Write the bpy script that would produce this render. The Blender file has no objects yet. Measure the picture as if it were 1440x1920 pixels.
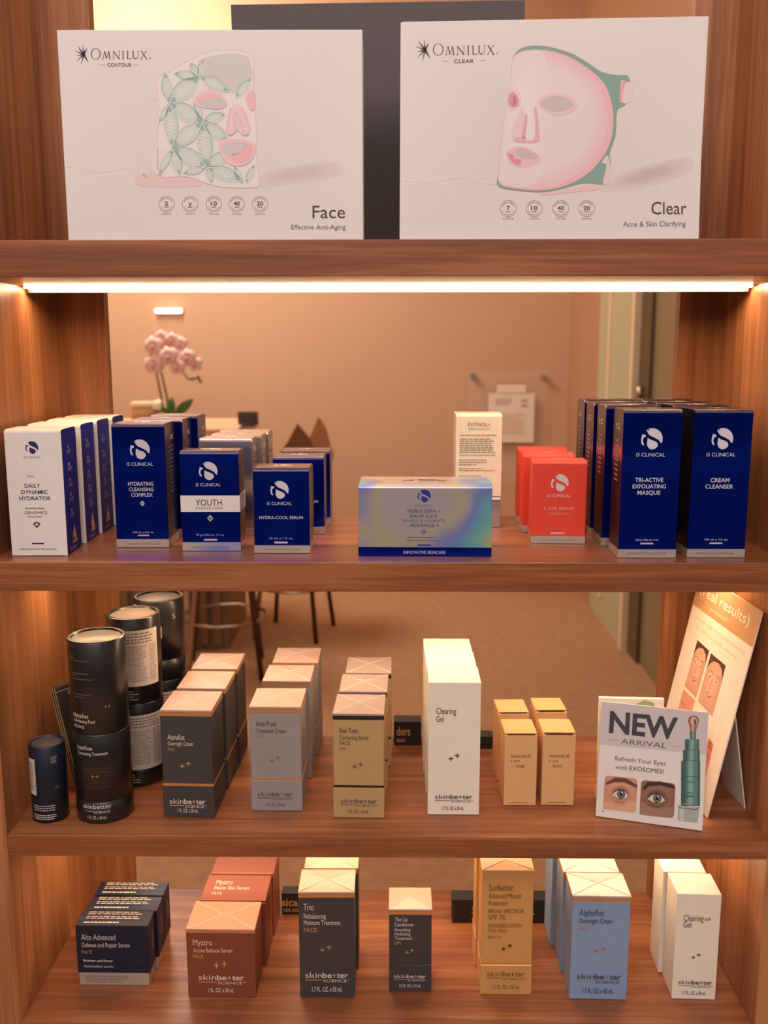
import bpy, bmesh, math, random
import numpy as np
from mathutils import Vector, Matrix
from mathutils.geometry import tessellate_polygon
random.seed(7)
R = math.radians
S = bpy.context.scene
COL = S.collection

# ------------------------------------------------------------------ camera, world, lights, exposure
cam = bpy.data.cameras.new('camera')
cam.sensor_fit = 'VERTICAL'; cam.sensor_height = 36.0; cam.lens = 33.58
cam.clip_start = 0.02; cam.clip_end = 60
cam.dof.use_dof = True; cam.dof.focus_distance = 0.95; cam.dof.aperture_fstop = 7.5
camo = bpy.data.objects.new('camera', cam); COL.objects.link(camo)
camo.matrix_world = Matrix(((0.99994, -0.00092, 0.011, 0.0082), (0.01099, 0.17309, -0.98484, -0.8825),
                            (-0.001, 0.9849, 0.17309, 0.2032), (0, 0, 0, 1)))
S.camera = camo
S.view_settings.view_transform = 'Standard'
S.view_settings.look = 'None'
S.view_settings.exposure = 0.0
S.view_settings.gamma = 1.0
S.view_settings.use_curve_mapping = False
w = bpy.data.worlds.new('shop_ambient'); S.world = w; w.use_nodes = True
_n = w.node_tree.nodes; _l = w.node_tree.links
_tc = _n.new('ShaderNodeTexCoord'); _sx = _n.new('ShaderNodeSeparateXYZ'); _rp = _n.new('ShaderNodeValToRGB')
_mr = _n.new('ShaderNodeMapRange'); _mr.inputs['From Min'].default_value = -1; _mr.inputs['From Max'].default_value = 1
_l.new(_tc.outputs['Generated'], _sx.inputs[0]); _l.new(_sx.outputs['Z'], _mr.inputs['Value']); _l.new(_mr.outputs['Result'], _rp.inputs['Fac'])
_e = _rp.color_ramp.elements
_e[0].position = 0.30; _e[0].color = (0.10, 0.07, 0.055, 1); _e[1].position = 0.86; _e[1].color = (1.0, 0.84, 0.76, 1)
_k = _e.new(0.50); _k.color = (0.22, 0.17, 0.145, 1); _k = _e.new(0.64); _k.color = (0.48, 0.39, 0.34, 1)
_l.new(_rp.outputs['Color'], _n['Background'].inputs['Color'])
_n['Background'].inputs['Strength'].default_value = 0.62

def area(name, loc, target, size, size_y, power, color):
    l = bpy.data.lights.new(name, 'AREA'); l.shape = 'RECTANGLE'; l.size = size; l.size_y = size_y
    l.energy = power; l.color = color
    o = bpy.data.objects.new(name, l); COL.objects.link(o); o.location = loc
    o.rotation_euler = (Vector(target) - Vector(loc)).to_track_quat('-Z', 'Y').to_euler()
    return o
LED_STRENGTH = 41.0
LED_COLOR = (1.0, 0.68, 0.40)
area('shop_ceiling_light', (-0.15, -2.0, 1.55), (0, 0.1, 0.05), 2.2, 1.2, 42, (1.0, 0.86, 0.80))
area('back_room_ceiling_light', (-1.35, 3.5, 2.1), (-1.15, 4.2, -0.4), 0.9, 0.9, 62, (1.0, 0.84, 0.71))
area('back_room_entry_light', (0.0, 2.0, 2.1), (0.1, 2.3, -1.0), 1.0, 1.0, 13, (1.0, 0.82, 0.66))
area('wall_wash_light', (-1.45, 4.1, 2.1), (-1.35, 4.8, 1.85), 0.35, 0.2, 10, (1.0, 0.87, 0.72))

# ------------------------------------------------------------------ materials
def lin(c):
    if isinstance(c, str):
        c = tuple(int(c[i:i + 2], 16) / 255 for i in (0, 2, 4))
    return tuple(v / 12.92 if v <= 0.04045 else ((v + 0.055) / 1.055) ** 2.4 for v in c)

def mat(name, hexcol, rough=0.5, metal=0.0, vary=0.06, scale=60.0, bump=0.0, coat=0.0, spec=None, bd=0.001):
    m = bpy.data.materials.new(name); m.use_nodes = True
    nt = m.node_tree; b = nt.nodes['Principled BSDF']
    c = lin(hexcol)
    tc = nt.nodes.new('ShaderNodeTexCoord'); nz = nt.nodes.new('ShaderNodeTexNoise')
    nz.inputs['Scale'].default_value = scale; nz.inputs['Detail'].default_value = 4 if bd < 0.003 else 0.5
    nt.links.new(tc.outputs['Object'], nz.inputs['Vector'])
    mx = nt.nodes.new('ShaderNodeMix'); mx.data_type = 'RGBA'
    mx.inputs['A'].default_value = (*[v * (1 - vary) for v in c], 1)
    mx.inputs['B'].default_value = (*[min(1, v * (1 + vary)) for v in c], 1)
    nt.links.new(nz.outputs['Fac'], mx.inputs['Factor'])
    nt.links.new(mx.outputs['Result'], b.inputs['Base Color'])
    b.inputs['Roughness'].default_value = rough; b.inputs['Metallic'].default_value = metal
    b.inputs['Coat Weight'].default_value = coat; b.inputs['Coat Roughness'].default_value = 0.15
    if spec is not None: b.inputs['Specular IOR Level'].default_value = spec
    if bump:
        bp = nt.nodes.new('ShaderNodeBump'); bp.inputs['Strength'].default_value = bump
        bp.inputs['Distance'].default_value = bd
        nt.links.new(nz.outputs['Fac'], bp.inputs['Height']); nt.links.new(bp.outputs['Normal'], b.inputs['Normal'])
    return m

def wood(name, axis, dark, mid, light, rough=0.36):
    m = bpy.data.materials.new(name); m.use_nodes = True
    nt = m.node_tree; b = nt.nodes['Principled BSDF']; N = nt.nodes.new; L = nt.links.new
    tc = N('ShaderNodeTexCoord')
    def nz(sc_long, sc_cross, detail, dist):
        mp = N('ShaderNodeMapping'); s = [sc_cross] * 3; s['xyz'.index(axis)] = sc_long
        mp.inputs['Scale'].default_value = s
        n = N('ShaderNodeTexNoise'); n.inputs['Scale'].default_value = 1; n.inputs['Detail'].default_value = detail
        n.inputs['Distortion'].default_value = dist; n.inputs['Roughness'].default_value = 0.6
        L(tc.outputs['Object'], mp.inputs['Vector']); L(mp.outputs['Vector'], n.inputs['Vector'])
        return n
    a = nz(2.6, 75, 6, 0.5); f = nz(14, 560, 3, 0.2); g = nz(1.2, 15, 2, 0.3)
    ad = N('ShaderNodeMath'); ad.operation = 'MULTIPLY_ADD'; ad.inputs[1].default_value = 0.35
    L(f.outputs['Fac'], ad.inputs[0]); L(a.outputs['Fac'], ad.inputs[2])
    ad2 = N('ShaderNodeMath'); ad2.operation = 'MULTIPLY_ADD'; ad2.inputs[1].default_value = 0.40
    L(g.outputs['Fac'], ad2.inputs[0]); L(ad.outputs[0], ad2.inputs[2])
    r = N('ShaderNodeValToRGB'); e = r.color_ramp.elements
    e[0].position = 0.64; e[0].color = (*lin(dark), 1); e[1].position = 1.12; e[1].color = (*lin(light), 1)
    k = e.new(0.87); k.color = (*lin(mid), 1)
    sc = N('ShaderNodeMath'); sc.operation = 'MULTIPLY'; sc.inputs[1].default_value = 1.0
    L(ad2.outputs[0], sc.inputs[0]); L(sc.outputs[0], r.inputs['Fac']); L(r.outputs['Color'], b.inputs['Base Color'])
    b.inputs['Roughness'].default_value = rough
    bp = N('ShaderNodeBump'); bp.inputs['Strength'].default_value = 0.12; bp.inputs['Distance'].default_value = 0.0006
    L(f.outputs['Fac'], bp.inputs['Height']); L(bp.outputs['Normal'], b.inputs['Normal'])
    return m

def emit(name, color, strength):
    m = bpy.data.materials.new(name); m.use_nodes = True
    b = m.node_tree.nodes['Principled BSDF']
    b.inputs['Base Color'].default_value = (0.9, 0.85, 0.75, 1)
    b.inputs['Emission Color'].default_value = (*color, 1); b.inputs['Emission Strength'].default_value = strength
    return m

W_SHELF = wood('shelf_wood', 'x', '6a3d26', '8c5233', 'a26842')
W_SIDE = wood('side_wood', 'z', '7c4c31', '9f6742', 'b47a50')
M_LED = emit('led_diffuser', LED_COLOR, LED_STRENGTH)
M_ALU = mat('aluminium_channel', 'b8a898', 0.35, 1.0)
M_WHITE = mat('white_card', 'e6dfda', 0.5)
M_CREAM = mat('cream_card', 'efe6d6', 0.5)
M_CREAM2 = mat('ivory_gloss_card', 'ece0c8', 0.35, coat=0.2)
M_NAVYF = mat('royal_blue_foil', '0a2cae', 0.22, 0.9, bump=0.8, scale=13, bd=0.012)
M_NAVYS = mat('dark_blue_foil', '0a1c86', 0.45, 0.0, bump=0.3, scale=14, bd=0.004, spec=0.12)
M_SILV = mat('silver_foil', 'c9c0bf', 0.24, 0.9, bump=0.3, scale=18, bd=0.004)
M_SILVD = mat('smoky_foil', '665c72', 0.22, 0.95, bump=0.3, scale=18, bd=0.004)
M_BAND = mat('silver_band', 'c7b9b0', 0.4, 0.5)
M_RED = mat('coral_red_card', 'ee4a36', 0.42, 0.1)
M_CHAR = mat('charcoal_card', '413d3e', 0.5, 0.0)
M_GREY = mat('warm_grey_card', '9c9696', 0.5, 0.1)
M_GOLDC = mat('matte_gold_card', 'c4a372', 0.45, 0.2)
M_GOLDB = mat('bright_gold_card', 'e2b06c', 0.38, 0.4)
M_KRAFT = mat('tan_gold_card', 'dfaf78', 0.55, 0.0)
M_COPPER = mat('copper_card', '8e4f3a', 0.42, 0.3)
M_COPL = mat('light_copper_lid', 'c98a70', 0.42, 0.2)
M_NAVY = mat('midnight_navy_card', '131d33', 0.45)
M_BLUE = mat('dusty_blue_card', '879fc4', 0.5)
M_LID = mat('pale_rose_gold_lid', 'c4a292', 0.42, 0.15)
M_LIDW = mat('pale_silver_lid', 'c8bab8', 0.42, 0.15)
M_LIDT = mat('taupe_lid', 'a99488', 0.42, 0.15)
M_BANDG = mat('copper_gold_foil', 'e0a468', 0.3, 0.6)
M_BANDK = mat('black_band', '23232c', 0.4)
M_BLACK = mat('matte_black', '1c1a1b', 0.55)
M_PANEL = mat('charcoal_board', '575154', 0.7, bump=0.25, scale=90)
M_TUBE = mat('dark_tube_card', '1f1d1f', 0.33, 0.0, coat=0.3)
M_TUBEN = mat('navy_tube_card', '131c2c', 0.45)
M_TUBELID = mat('taupe_tube_lid', '7d7064', 0.4, 0.2)
M_TUBELIDN = mat('grey_tube_lid', '4d4a4a', 0.5, 0.2)

def holo():  # rainbow sheen of the foil is painted into the base colour
    m = bpy.data.materials.new('holographic_foil'); m.use_nodes = True
    nt = m.node_tree; b = nt.nodes['Principled BSDF']; N = nt.nodes.new; L = nt.links.new
    tc = N('ShaderNodeTexCoord'); nz = N('ShaderNodeTexNoise')
    nz.inputs['Scale'].default_value = 16; nz.inputs['Detail'].default_value = 1.0
    L(tc.outputs['Object'], nz.inputs['Vector'])
    mp = N('ShaderNodeMapping'); mp.inputs['Location'].default_value = (0.05, 0, -0.43); mp.inputs['Scale'].default_value = (11, 0, 9)
    L(tc.outputs['Object'], mp.inputs['Vector'])
    ln = N('ShaderNodeVectorMath'); ln.operation = 'LENGTH'; L(mp.outputs['Vector'], ln.inputs[0])
    ad = N('ShaderNodeMath'); ad.operation = 'MULTIPLY_ADD'; ad.inputs[1].default_value = 1.5
    L(nz.outputs['Fac'], ad.inputs[0]); L(ln.outputs['Value'], ad.inputs[2])
    dv = N('ShaderNodeMath'); dv.operation = 'DIVIDE'; dv.inputs[1].default_value = 2.2; L(ad.outputs[0], dv.inputs[0])
    r = N('ShaderNodeValToRGB'); el = r.color_ramp.elements
    el[0].position = 0.0; el[0].color = (*lin('d2cbd0'), 1); el[1].position = 1.0; el[1].color = (*lin('d8c8d2'), 1)
    for q_, c in ((0.44, 'd2cbce'), (0.52, 'd6d2b4'), (0.58, 'c9c4d2'), (0.66, '93a4f0'), (0.72, '86c8ec'), (0.77, '98e4d0'), (0.82, 'e4dca4'), (0.88, 'eeb4c8'), (0.93, 'b8b4ee')):
        e = el.new(q_); e.color = (*lin(c), 1)
    L(dv.outputs[0], r.inputs['Fac']); L(r.outputs['Color'], b.inputs['Base Color'])
    b.inputs['Metallic'].default_value = 0.6; b.inputs['Roughness'].default_value = 0.27
    bp = N('ShaderNodeBump'); bp.inputs['Strength'].default_value = 0.25; bp.inputs['Distance'].default_value = 0.003
    L(nz.outputs['Fac'], bp.inputs['Height']); L(bp.outputs['Normal'], b.inputs['Normal'])
    return m
M_HOLO = holo()

def ink_mat():
    m = bpy.data.materials.new('printed_ink'); m.use_nodes = True
    nt = m.node_tree; b = nt.nodes['Principled BSDF']
    a = nt.nodes.new('ShaderNodeAttribute'); a.attribute_name = 'ink'
    nt.links.new(a.outputs['Color'], b.inputs['Base Color']); b.inputs['Roughness'].default_value = 0.5
    return m
M_INK = ink_mat()

# ------------------------------------------------------------------ object helpers
def link(o, parent=None):
    COL.objects.link(o)
    if parent: o.parent = parent
    return o

def thing(name, label, cat, loc, rz=0.0, group=None, rx=0.0):
    o = bpy.data.objects.new(name, None); link(o); o.empty_display_size = 0.02
    o.location = loc; o.rotation_euler = (rx, 0, rz)
    o['label'] = label; o['category'] = cat
    if group: o['group'] = group
    return o

def tag(o, label, cat, group=None):
    o['label'] = label; o['category'] = cat
    if group: o['group'] = group
    return o

def obj(name, bm, mats, parent=None, bevel=0.0, smooth=False, kind=None, seg=2):
    me = bpy.data.meshes.new(name)
    bmesh.ops.recalc_face_normals(bm, faces=bm.faces)
    bm.to_mesh(me); bm.free()
    for m in (mats if isinstance(mats, (list, tuple)) else [mats]): me.materials.append(m)
    if smooth:
        for p in me.polygons: p.use_smooth = True
    o = bpy.data.objects.new(name, me); link(o, parent)
    if bevel:
        md = o.modifiers.new('edge', 'BEVEL'); md.width = bevel; md.segments = seg; md.limit_method = 'ANGLE'
        md.angle_limit = R(40)
    if kind: o['kind'] = kind
    return o

def dup(root, loc, rz, label, group=None):
    r = root.copy(); COL.objects.link(r); r.location = loc
    r.rotation_euler = (root.rotation_euler[0], 0, rz); r['label'] = label
    if group: r['group'] = group
    for ch in list(root.children):
        c = ch.copy(); COL.objects.link(c); c.parent = r
        for g in list(ch.children):
            d = g.copy(); COL.objects.link(d); d.parent = c
    return r

def BM(): return bmesh.new()

def box(bm, x0, x1, y0, y1, z0, z1, mi=0):
    v = [bm.verts.new((x, y, z)) for z in (z0, z1) for y in (y0, y1) for x in (x0, x1)]
    for q in ((0, 1, 3, 2), (4, 6, 7, 5), (0, 4, 5, 1), (1, 5, 7, 3), (3, 7, 6, 2), (2, 6, 4, 0)):
        f = bm.faces.new([v[i] for i in q]); f.material_index = mi
    return bm

def boxm(*a, **k): return box(BM(), *a, **k)

def lathe(bm, prof, n=48, mi=0, c=(0, 0)):
    rings = []
    for r, z in prof:
        if r < 1e-6: rings.append([bm.verts.new((c[0], c[1], z))])
        else: rings.append([bm.verts.new((c[0] + r * math.cos(2 * math.pi * i / n), c[1] + r * math.sin(2 * math.pi * i / n), z)) for i in range(n)])
    for a, b in zip(rings, rings[1:]):
        for i in range(n):
            j = (i + 1) % n
            vs = [a[i % len(a)], a[j % len(a)], b[j % len(b)], b[i % len(b)]]
            vs = list(dict.fromkeys(vs))
            if len(vs) > 2:
                f = bm.faces.new(vs); f.material_index = mi; f.smooth = True
    return bm

def tube(bm, pts, rad, n=8):
    pts = [Vector(p) for p in pts]; rings = []
    for i, p in enumerate(pts):
        d = (pts[min(i + 1, len(pts) - 1)] - pts[max(i - 1, 0)]).normalized()
        s = d.orthogonal().normalized() if abs(d.z) > 0.9 else d.cross(Vector((0, 0, 1))).normalized()
        t = d.cross(s); r = rad[i] if isinstance(rad, (list, tuple)) else rad
        rings.append([bm.verts.new(p + (s * math.cos(2 * math.pi * k / n) + t * math.sin(2 * math.pi * k / n)) * r) for k in range(n)])
    for a, b in zip(rings, rings[1:]):
        for k in range(n):
            f = bm.faces.new((a[k], a[(k + 1) % n], b[(k + 1) % n], b[k])); f.smooth = True
    bm.faces.new(rings[0]); bm.faces.new(rings[-1][::-1])
    return bm

# ------------------------------------------------------------------ printing (lettering and marks laid on a face)
_T = {}
def text_geo(s, bold=0.0):
    k = (s, bold)
    if k not in _T:
        c = bpy.data.curves.new('lettering', 'FONT'); c.body = s; c.resolution_u = 3; c.offset = bold
        o = bpy.data.objects.new('lettering', c); me = o.to_mesh()
        V = [(v.co.x, v.co.y) for v in me.vertices]; F = [tuple(p.vertices) for p in me.polygons]
        o.to_mesh_clear(); bpy.data.objects.remove(o); bpy.data.curves.remove(c)
        x0 = min(v[0] for v in V); x1 = max(v[0] for v in V)
        _T[k] = ([((v[0] - x0) / (x1 - x0), v[1] / 0.7) for v in V], F, (x1 - x0) / 0.7)
    return _T[k]

class Print:
    def __init__(self, place, layer=0):
        self.S = None; self.FS = []; self.place = place; self.V = []; self.F = []; self.C = []; self.L = layer; self.f = lambda x, y: (x, y)
    def frame(self, f): self.f = f; return self
    def _add(self, pts, faces, col, L):
        n = len(self.V); c = lin(col)
        self.V += [self.place(*self.f(*p), 0.00012 + 0.00009 * (self.L + L)) for p in pts]
        for f in faces: self.F.append([n + i for i in f]); self.C.append(c); self.FS.append(self.S)
    def poly(self, pts, col, L=0):
        tri = tessellate_polygon([[Vector((p[0], p[1], 0)) for p in pts]])
        self._add(pts, tri, col, L); return self
    def soft(self, pts, c0, c1, L=0, n=7, k0=1.0, k1=0.25):
        # a printed blend from the outline colour c0 to the centre colour c1
        mx = sum(p[0] for p in pts) / len(pts); my = sum(p[1] for p in pts) / len(pts); a, b = lin(c0), lin(c1)
        prev = None
        for i in range(n + 1):
            t = i / n; k = k0 + (k1 - k0) * t; ring = [(mx + (x - mx) * k, my + (y - my) * k) for x, y in pts]
            cc = tuple(a[j] + (b[j] - a[j]) * t for j in range(3))
            if prev:
                m = len(pts); q = len(self.V); self.V += [self.place(*self.f(*p), 0.00012 + 0.00009 * (self.L + L)) for p in prev + ring]
                for j in range(m): self.F.append([q + j, q + (j + 1) % m, q + m + (j + 1) % m, q + m + j]); self.C.append(cc); self.FS.append(self.S)
            prev = ring
        q = len(self.V); self.V += [self.place(*self.f(*p), 0.00012 + 0.00009 * (self.L + L)) for p in prev]; self.F.append(list(range(q, q + len(prev)))); self.C.append(b); self.FS.append(self.S)
        return self
    def rect(self, x0, y0, x1, y1, col, L=0, n=1):
        for i in range(n):
            a = x0 + (x1 - x0) * i / n; b = x0 + (x1 - x0) * (i + 1) / n
            self._add([(a, y0), (b, y0), (b, y1), (a, y1)], [(0, 1, 2, 3)], col, L)
        return self
    def line(self, pts, wd, col, L=1, taper=False):
        pts = [Vector(p) for p in pts]; a = []; b = []
        for i, p in enumerate(pts):
            d = pts[min(i + 1, len(pts) - 1)] - pts[max(i - 1, 0)]
            if d.length < 1e-12: d = Vector((1, 0))
            q = Vector((-d.y, d.x)).normalized() * wd / 2
            if taper: q *= max(0.12, math.sin(math.pi * (i + 0.3) / (len(pts) - 0.4)))
            a.append(tuple(p + q)); b.append(tuple(p - q))
        n = len(pts)
        self._add(a + b, [(i, i + 1, n + i + 1, n + i) for i in range(n - 1)], col, L); return self
    def ell(self, cx, cy, rx, ry, col, L=0, rot=0, n=36):
        c, s = math.cos(R(rot)), math.sin(R(rot))
        pts = [(cx + rx * math.cos(t) * c - ry * math.sin(t) * s, cy + rx * math.cos(t) * s + ry * math.sin(t) * c)
               for t in (2 * math.pi * i / n for i in range(n))]
        self._add(pts, [tuple(range(n))], col, L); return self
    def ring(self, cx, cy, rx, ry, wd, col, L=1, a0=0, a1=360, n=40, wx=None):
        wx = wd if wx is None else wx
        o = []; i_ = []
        for k in range(n + 1):
            t = R(a0 + (a1 - a0) * k / n)
            o.append((cx + rx * math.cos(t), cy + ry * math.sin(t))); i_.append((cx + (rx - wx) * math.cos(t), cy + (ry - wd) * math.sin(t)))
        self._add(o + i_, [(k, k + 1, n + 2 + k, n + 1 + k) for k in range(n)], col, L); return self
    def text(self, s, x0, x1, y, h, col, L=2, bold=0.0, aspect=1.0, shear=0.0):
        V, F, a = text_geo(s, bold)
        if x1 is None: x1 = x0 + a * abs(h) * aspect
        self._add([(x0 + (x1 - x0) * v[0] + shear * v[1] * h, y + h * v[1]) for v in V], F, col, L); return self
    def greek(self, x0, x1, y0, y1, rows, col, L=2, thick=0.45, seed=1, ragged=0.2, n=1):
        rg = random.Random(seed); st = (y1 - y0) / rows
        for r in range(rows):
            y = y1 - (r + 0.5) * st; x = x0; end = x1 - (x1 - x0) * ragged * rg.random()
            while x < end:
                wd = min((x1 - x0) * rg.uniform(0.05, 0.16), end - x)
                self.rect(x, y - st * thick / 2, x + wd, y + st * thick / 2, col, L, n); x += wd + (x1 - x0) * 0.022
        return self
    def sec(self, name):
        self.S = name; return self
    def make(self, name, parent, m=None):
        out = None
        for sc in dict.fromkeys(self.FS):
            ids = [k for k, x in enumerate(self.FS) if x == sc]; mp = {}; V = []; F = []
            for k in ids:
                f = []
                for v in self.F[k]:
                    if v not in mp: mp[v] = len(V); V.append(tuple(self.V[v]))
                    f.append(mp[v])
                F.append(f)
            nm = (sc or name).split('#')[0]
            me = bpy.data.meshes.new(nm); me.from_pydata(V, [], F); me.materials.append(m or M_INK)
            at = me.color_attributes.new('ink', 'FLOAT_COLOR', 'CORNER')
            for p, k in zip(me.polygons, ids):
                for li in p.loop_indices: at.data[li].color = (*self.C[k], 1)
            o = bpy.data.objects.new(nm, me); link(o, parent); out = out or o
        return out

def front(w, h, d): return lambda u, v, e: (-w / 2 + u * w, -d / 2 - e, v * h)
def right(w, h, d): return lambda u, v, e: (w / 2 + e, -d / 2 + u * d, v * h)
def left(w, h, d): return lambda u, v, e: (-w / 2 - e, d / 2 - u * d, v * h)
def topf(w, h, d): return lambda u, v, e: (-w / 2 + u * w, -d / 2 + v * d, h + e)
def cyl(r, z0=0): return lambda s, v, e: ((r + e) * math.sin(s / r), -(r + e) * math.cos(s / r), z0 + v)

def homog(quad):
    # drawing coordinates of the corners TL, TR, BL, BR of a flat picture -> 0..1 across and up
    A = []; B = []
    for (x, y), (u, v) in zip(quad, ((0, 1), (1, 1), (0, 0), (1, 0))):
        A.append([x, y, 1, 0, 0, 0, -u * x, -u * y]); B.append(u)
        A.append([0, 0, 0, x, y, 1, -v * x, -v * y]); B.append(v)
    h = np.linalg.solve(np.array(A, float), np.array(B, float))
    def f(x, y):
        k = h[6] * x + h[7] * y + 1
        return ((h[0] * x + h[1] * y + h[2]) / k, (h[3] * x + h[4] * y + h[5]) / k)
    return f

# ------------------------------------------------------------------ the setting: room behind the shelves
M_WALLB = mat('peach_wall_paint', 'cfa98a', 0.85, vary=0.04, scale=2)
M_WALLR = mat('tan_wall_paint', 'b58c6e', 0.85, vary=0.04, scale=2)
M_CEIL = mat('ceiling_paint', 'e6cfae', 0.9, vary=0.03, scale=2)
def carpet():
    m = mat('tan_carpet', 'ae8460', 0.95, vary=0.24, scale=26, bump=0.4); return m
M_CARPET = carpet()
M_GREEN = mat('pale_green_frame', 'b9bb9c', 0.5)
M_OLIVE = mat('olive_frosted_glass', '857b5e', 0.3, vary=0.08, scale=3)
M_DARKG = mat('dark_door_edge', '54482f', 0.4)
ZF = -1.15
def struct(name, bm, m, parent=None, **k):
    return obj(name, bm, m, parent, kind=None if parent else 'structure', **k)
struct('floor', boxm(-2.2, 1.6, -3.2, 5.0, ZF - 0.05, ZF), M_CARPET)
struct('wall_back', boxm(-2.2, 1.6, 4.8, 4.9, ZF, 2.4), M_WALLB)
struct('wall_left', boxm(-2.2, -2.1, 0.4, 4.8, ZF, 2.4), M_WALLB)
struct('wall_right', boxm(1.03, 1.13, 3.98, 4.8, ZF, 2.4), M_WALLR)
struct('ceiling', boxm(-2.2, 1.6, 0.4, 4.8, 2.3, 2.4), M_CEIL)
struct('wall_right_upper', boxm(1.03, 1.13, 0.5, 3.98, 1.0, 2.4), M_WALLR)
wn = struct('window_1', boxm(1.06, 1.09, 0.5, 3.98, ZF, 1.0), M_OLIVE)
for a, b, x0, m in ((3.28, 3.98, 1.03, M_GREEN), (3.24, 3.285, 1.02, M_CEIL), (3.06, 3.22, 1.045, M_DARKG), (3.70, 3.74, 1.02, M_CEIL)):
    obj('window_frame', boxm(x0, 1.06, a, b, ZF, 1.0), m, wn)
obj('handle', lathe(BM(), [(0, -0.03), (0.012, -0.03), (0.012, 0.03), (0, 0.03)], 16, 0, (1.03, 3.14)), M_ALU, wn)
wn.children[-1].location.z = 0.12

# glowing bar added in place of a likely light reflection, notice on standoffs
o = thing('reflection_bar', 'short glowing white bar standing for a light reflection, high on the wall above the pink orchid', 'reflection', (-1.306, 4.8, 0.395))
obj('housing', boxm(-0.082, 0.082, -0.02, 0, -0.017, 0.017), M_ALU, o, bevel=0.008)
obj('diffuser', boxm(-0.078, 0.078, -0.035, -0.02, -0.013, 0.013), emit('reflection_glow', (1, 0.86, 0.66), 5.0), o, bevel=0.007, seg=4)
M_ACR = bpy.data.materials.new('clear_acrylic'); M_ACR.use_nodes = True
_b = M_ACR.node_tree.nodes['Principled BSDF']; _b.inputs['Base Color'].default_value = (0.95, 0.9, 0.85, 1)
_b.inputs['Roughness'].default_value = 0.1; _b.inputs['Alpha'].default_value = 0.06
o = thing('notice_holder', 'clear acrylic notice holder fixed to the tan wall with round standoffs', 'notice holder', (0.67, 4.8, -0.2))
obj('acrylic_sheet', boxm(-0.235, 0.235, -0.03, -0.025, -0.42, 0.25), M_ACR, o)
for x, z in ((-0.205, 0.222), (0.21, 0.214)):
    b_ = BM(); tube(b_, [(x, -0.001, z), (x, -0.045, z)], 0.017, 14); obj('standoff', b_, M_ALU, o)
M_PAPER = mat('notice_paper', 'f3e2d4', 0.8)
p = thing('notice_sheet', 'white printed notice sheet with a clip tab inside the clear wall holder', 'notice', (0.695, 4.7655, -0.225))
obj('sheet', boxm(-0.135, 0.135, -0.004, 0, -0.145, 0.143), M_PAPER, p)
obj('clip', boxm(-0.085, 0.085, -0.008, 0.0, 0.143, 0.19), M_PAPER, p, bevel=0.004)
Print(lambda u, v, e: (-0.135 + u * 0.27, -0.004 - e * 3, -0.145 + v * 0.288)).greek(0.15, 0.5, 0.75, 0.9, 3, 'b59480').sec('emblem_print').greek(0.72, 0.86, 0.7, 0.9, 2, 'a98a78', seed=5).sec('body_text').greek(0.12, 0.85, 0.15, 0.6, 6, 'd0b09a', seed=3).make('heading_text', p)

# reception counter, stools
M_COUNTER = mat('counter_slats', '8a6a4c', 0.6); M_CTOP = mat('counter_top', 'dcb894', 0.4)
c = thing('reception_counter', 'blurred slatted reception counter with pale top standing behind the shelves', 'counter', (-1.4, 3.2, ZF))
b_ = BM(); box(b_, -0.65, 0.66, 0.06, 0.58, 0, 0.955)
obj('body', b_, M_COUNTER, c)
b_ = BM()
for i in range(22): box(b_, -0.64 + i * 0.059, -0.606 + i * 0.059, 0.03, 0.06, 0.02, 0.955)
obj('slat_panel', b_, M_COUNTER, c, bevel=0.004)
obj('top', boxm(-0.66, 0.74, 0, 0.62, 0.955, 0.995), M_CTOP, c, bevel=0.004)
b_ = BM(); tube(b_, [(0.485, 0.015, 0), (0.49, 0.015, 0.955)], 0.014, 12); obj('post', b_, mat('pale_post', 'dcc6ae', 0.4), c)
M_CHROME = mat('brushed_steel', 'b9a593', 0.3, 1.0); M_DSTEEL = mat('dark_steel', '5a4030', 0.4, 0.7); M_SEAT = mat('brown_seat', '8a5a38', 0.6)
def stool(x, y, rz, label, base=None):
    if base: return dup(base, (x, y, ZF), rz, label)
    o = thing('bar_stool', label, 'stool', (x, y, ZF), rz, 'bar stools at the counter')
    b_ = BM()
    lathe(b_, [(0, 0.70), (0.16, 0.70), (0.18, 0.715), (0.18, 0.735), (0.165, 0.75), (0, 0.752)], 28); obj('seat', b_, M_SEAT, o)
    b_ = BM(); n = 18; ring = []
    for k in range(n + 1):
        t = R(-115 + 230 * k / n); hh = 0.86 + 0.15 * math.exp(-((abs(t) - R(62)) / R(17)) ** 2); rr = 0.165
        ring.append([b_.verts.new((q * math.cos(t), q * math.sin(t), z)) for q, z in ((rr, 0.74), (rr + 0.03, hh), (rr + 0.015, hh + 0.004), (rr - 0.015, 0.74))])
    for a, bq in zip(ring, ring[1:]):
        for k in range(4): b_.faces.new((a[k], a[(k + 1) % 4], bq[(k + 1) % 4], bq[k]))
    b_.faces.new(ring[0]); b_.faces.new(ring[-1])
    obj('backrest', b_, M_SEAT, o)
    for k in range(4):
        t = R(45 + 90 * k)
        b_ = BM(); tube(b_, [(0.21 * math.cos(t), 0.21 * math.sin(t), 0), (0.11 * math.cos(t), 0.11 * math.sin(t), 0.70)], 0.011, 8)
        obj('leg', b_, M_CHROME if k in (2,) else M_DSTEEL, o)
    b_ = BM(); tube(b_, [(0.176 * math.cos(R(45 + 30 * k)), 0.176 * math.sin(R(45 + 30 * k)), 0.24) for k in range(13)], 0.007, 6)
    obj('footrest', b_, M_CHROME, o)
    return o
s1 = stool(-0.465, 3.50, R(-12), 'bar stool with brown curved back, nearer the middle of the opening')
stool(-0.70, 2.96, R(8), 'bar stool with brown curved back, tucked against the slatted counter', s1)

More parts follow.
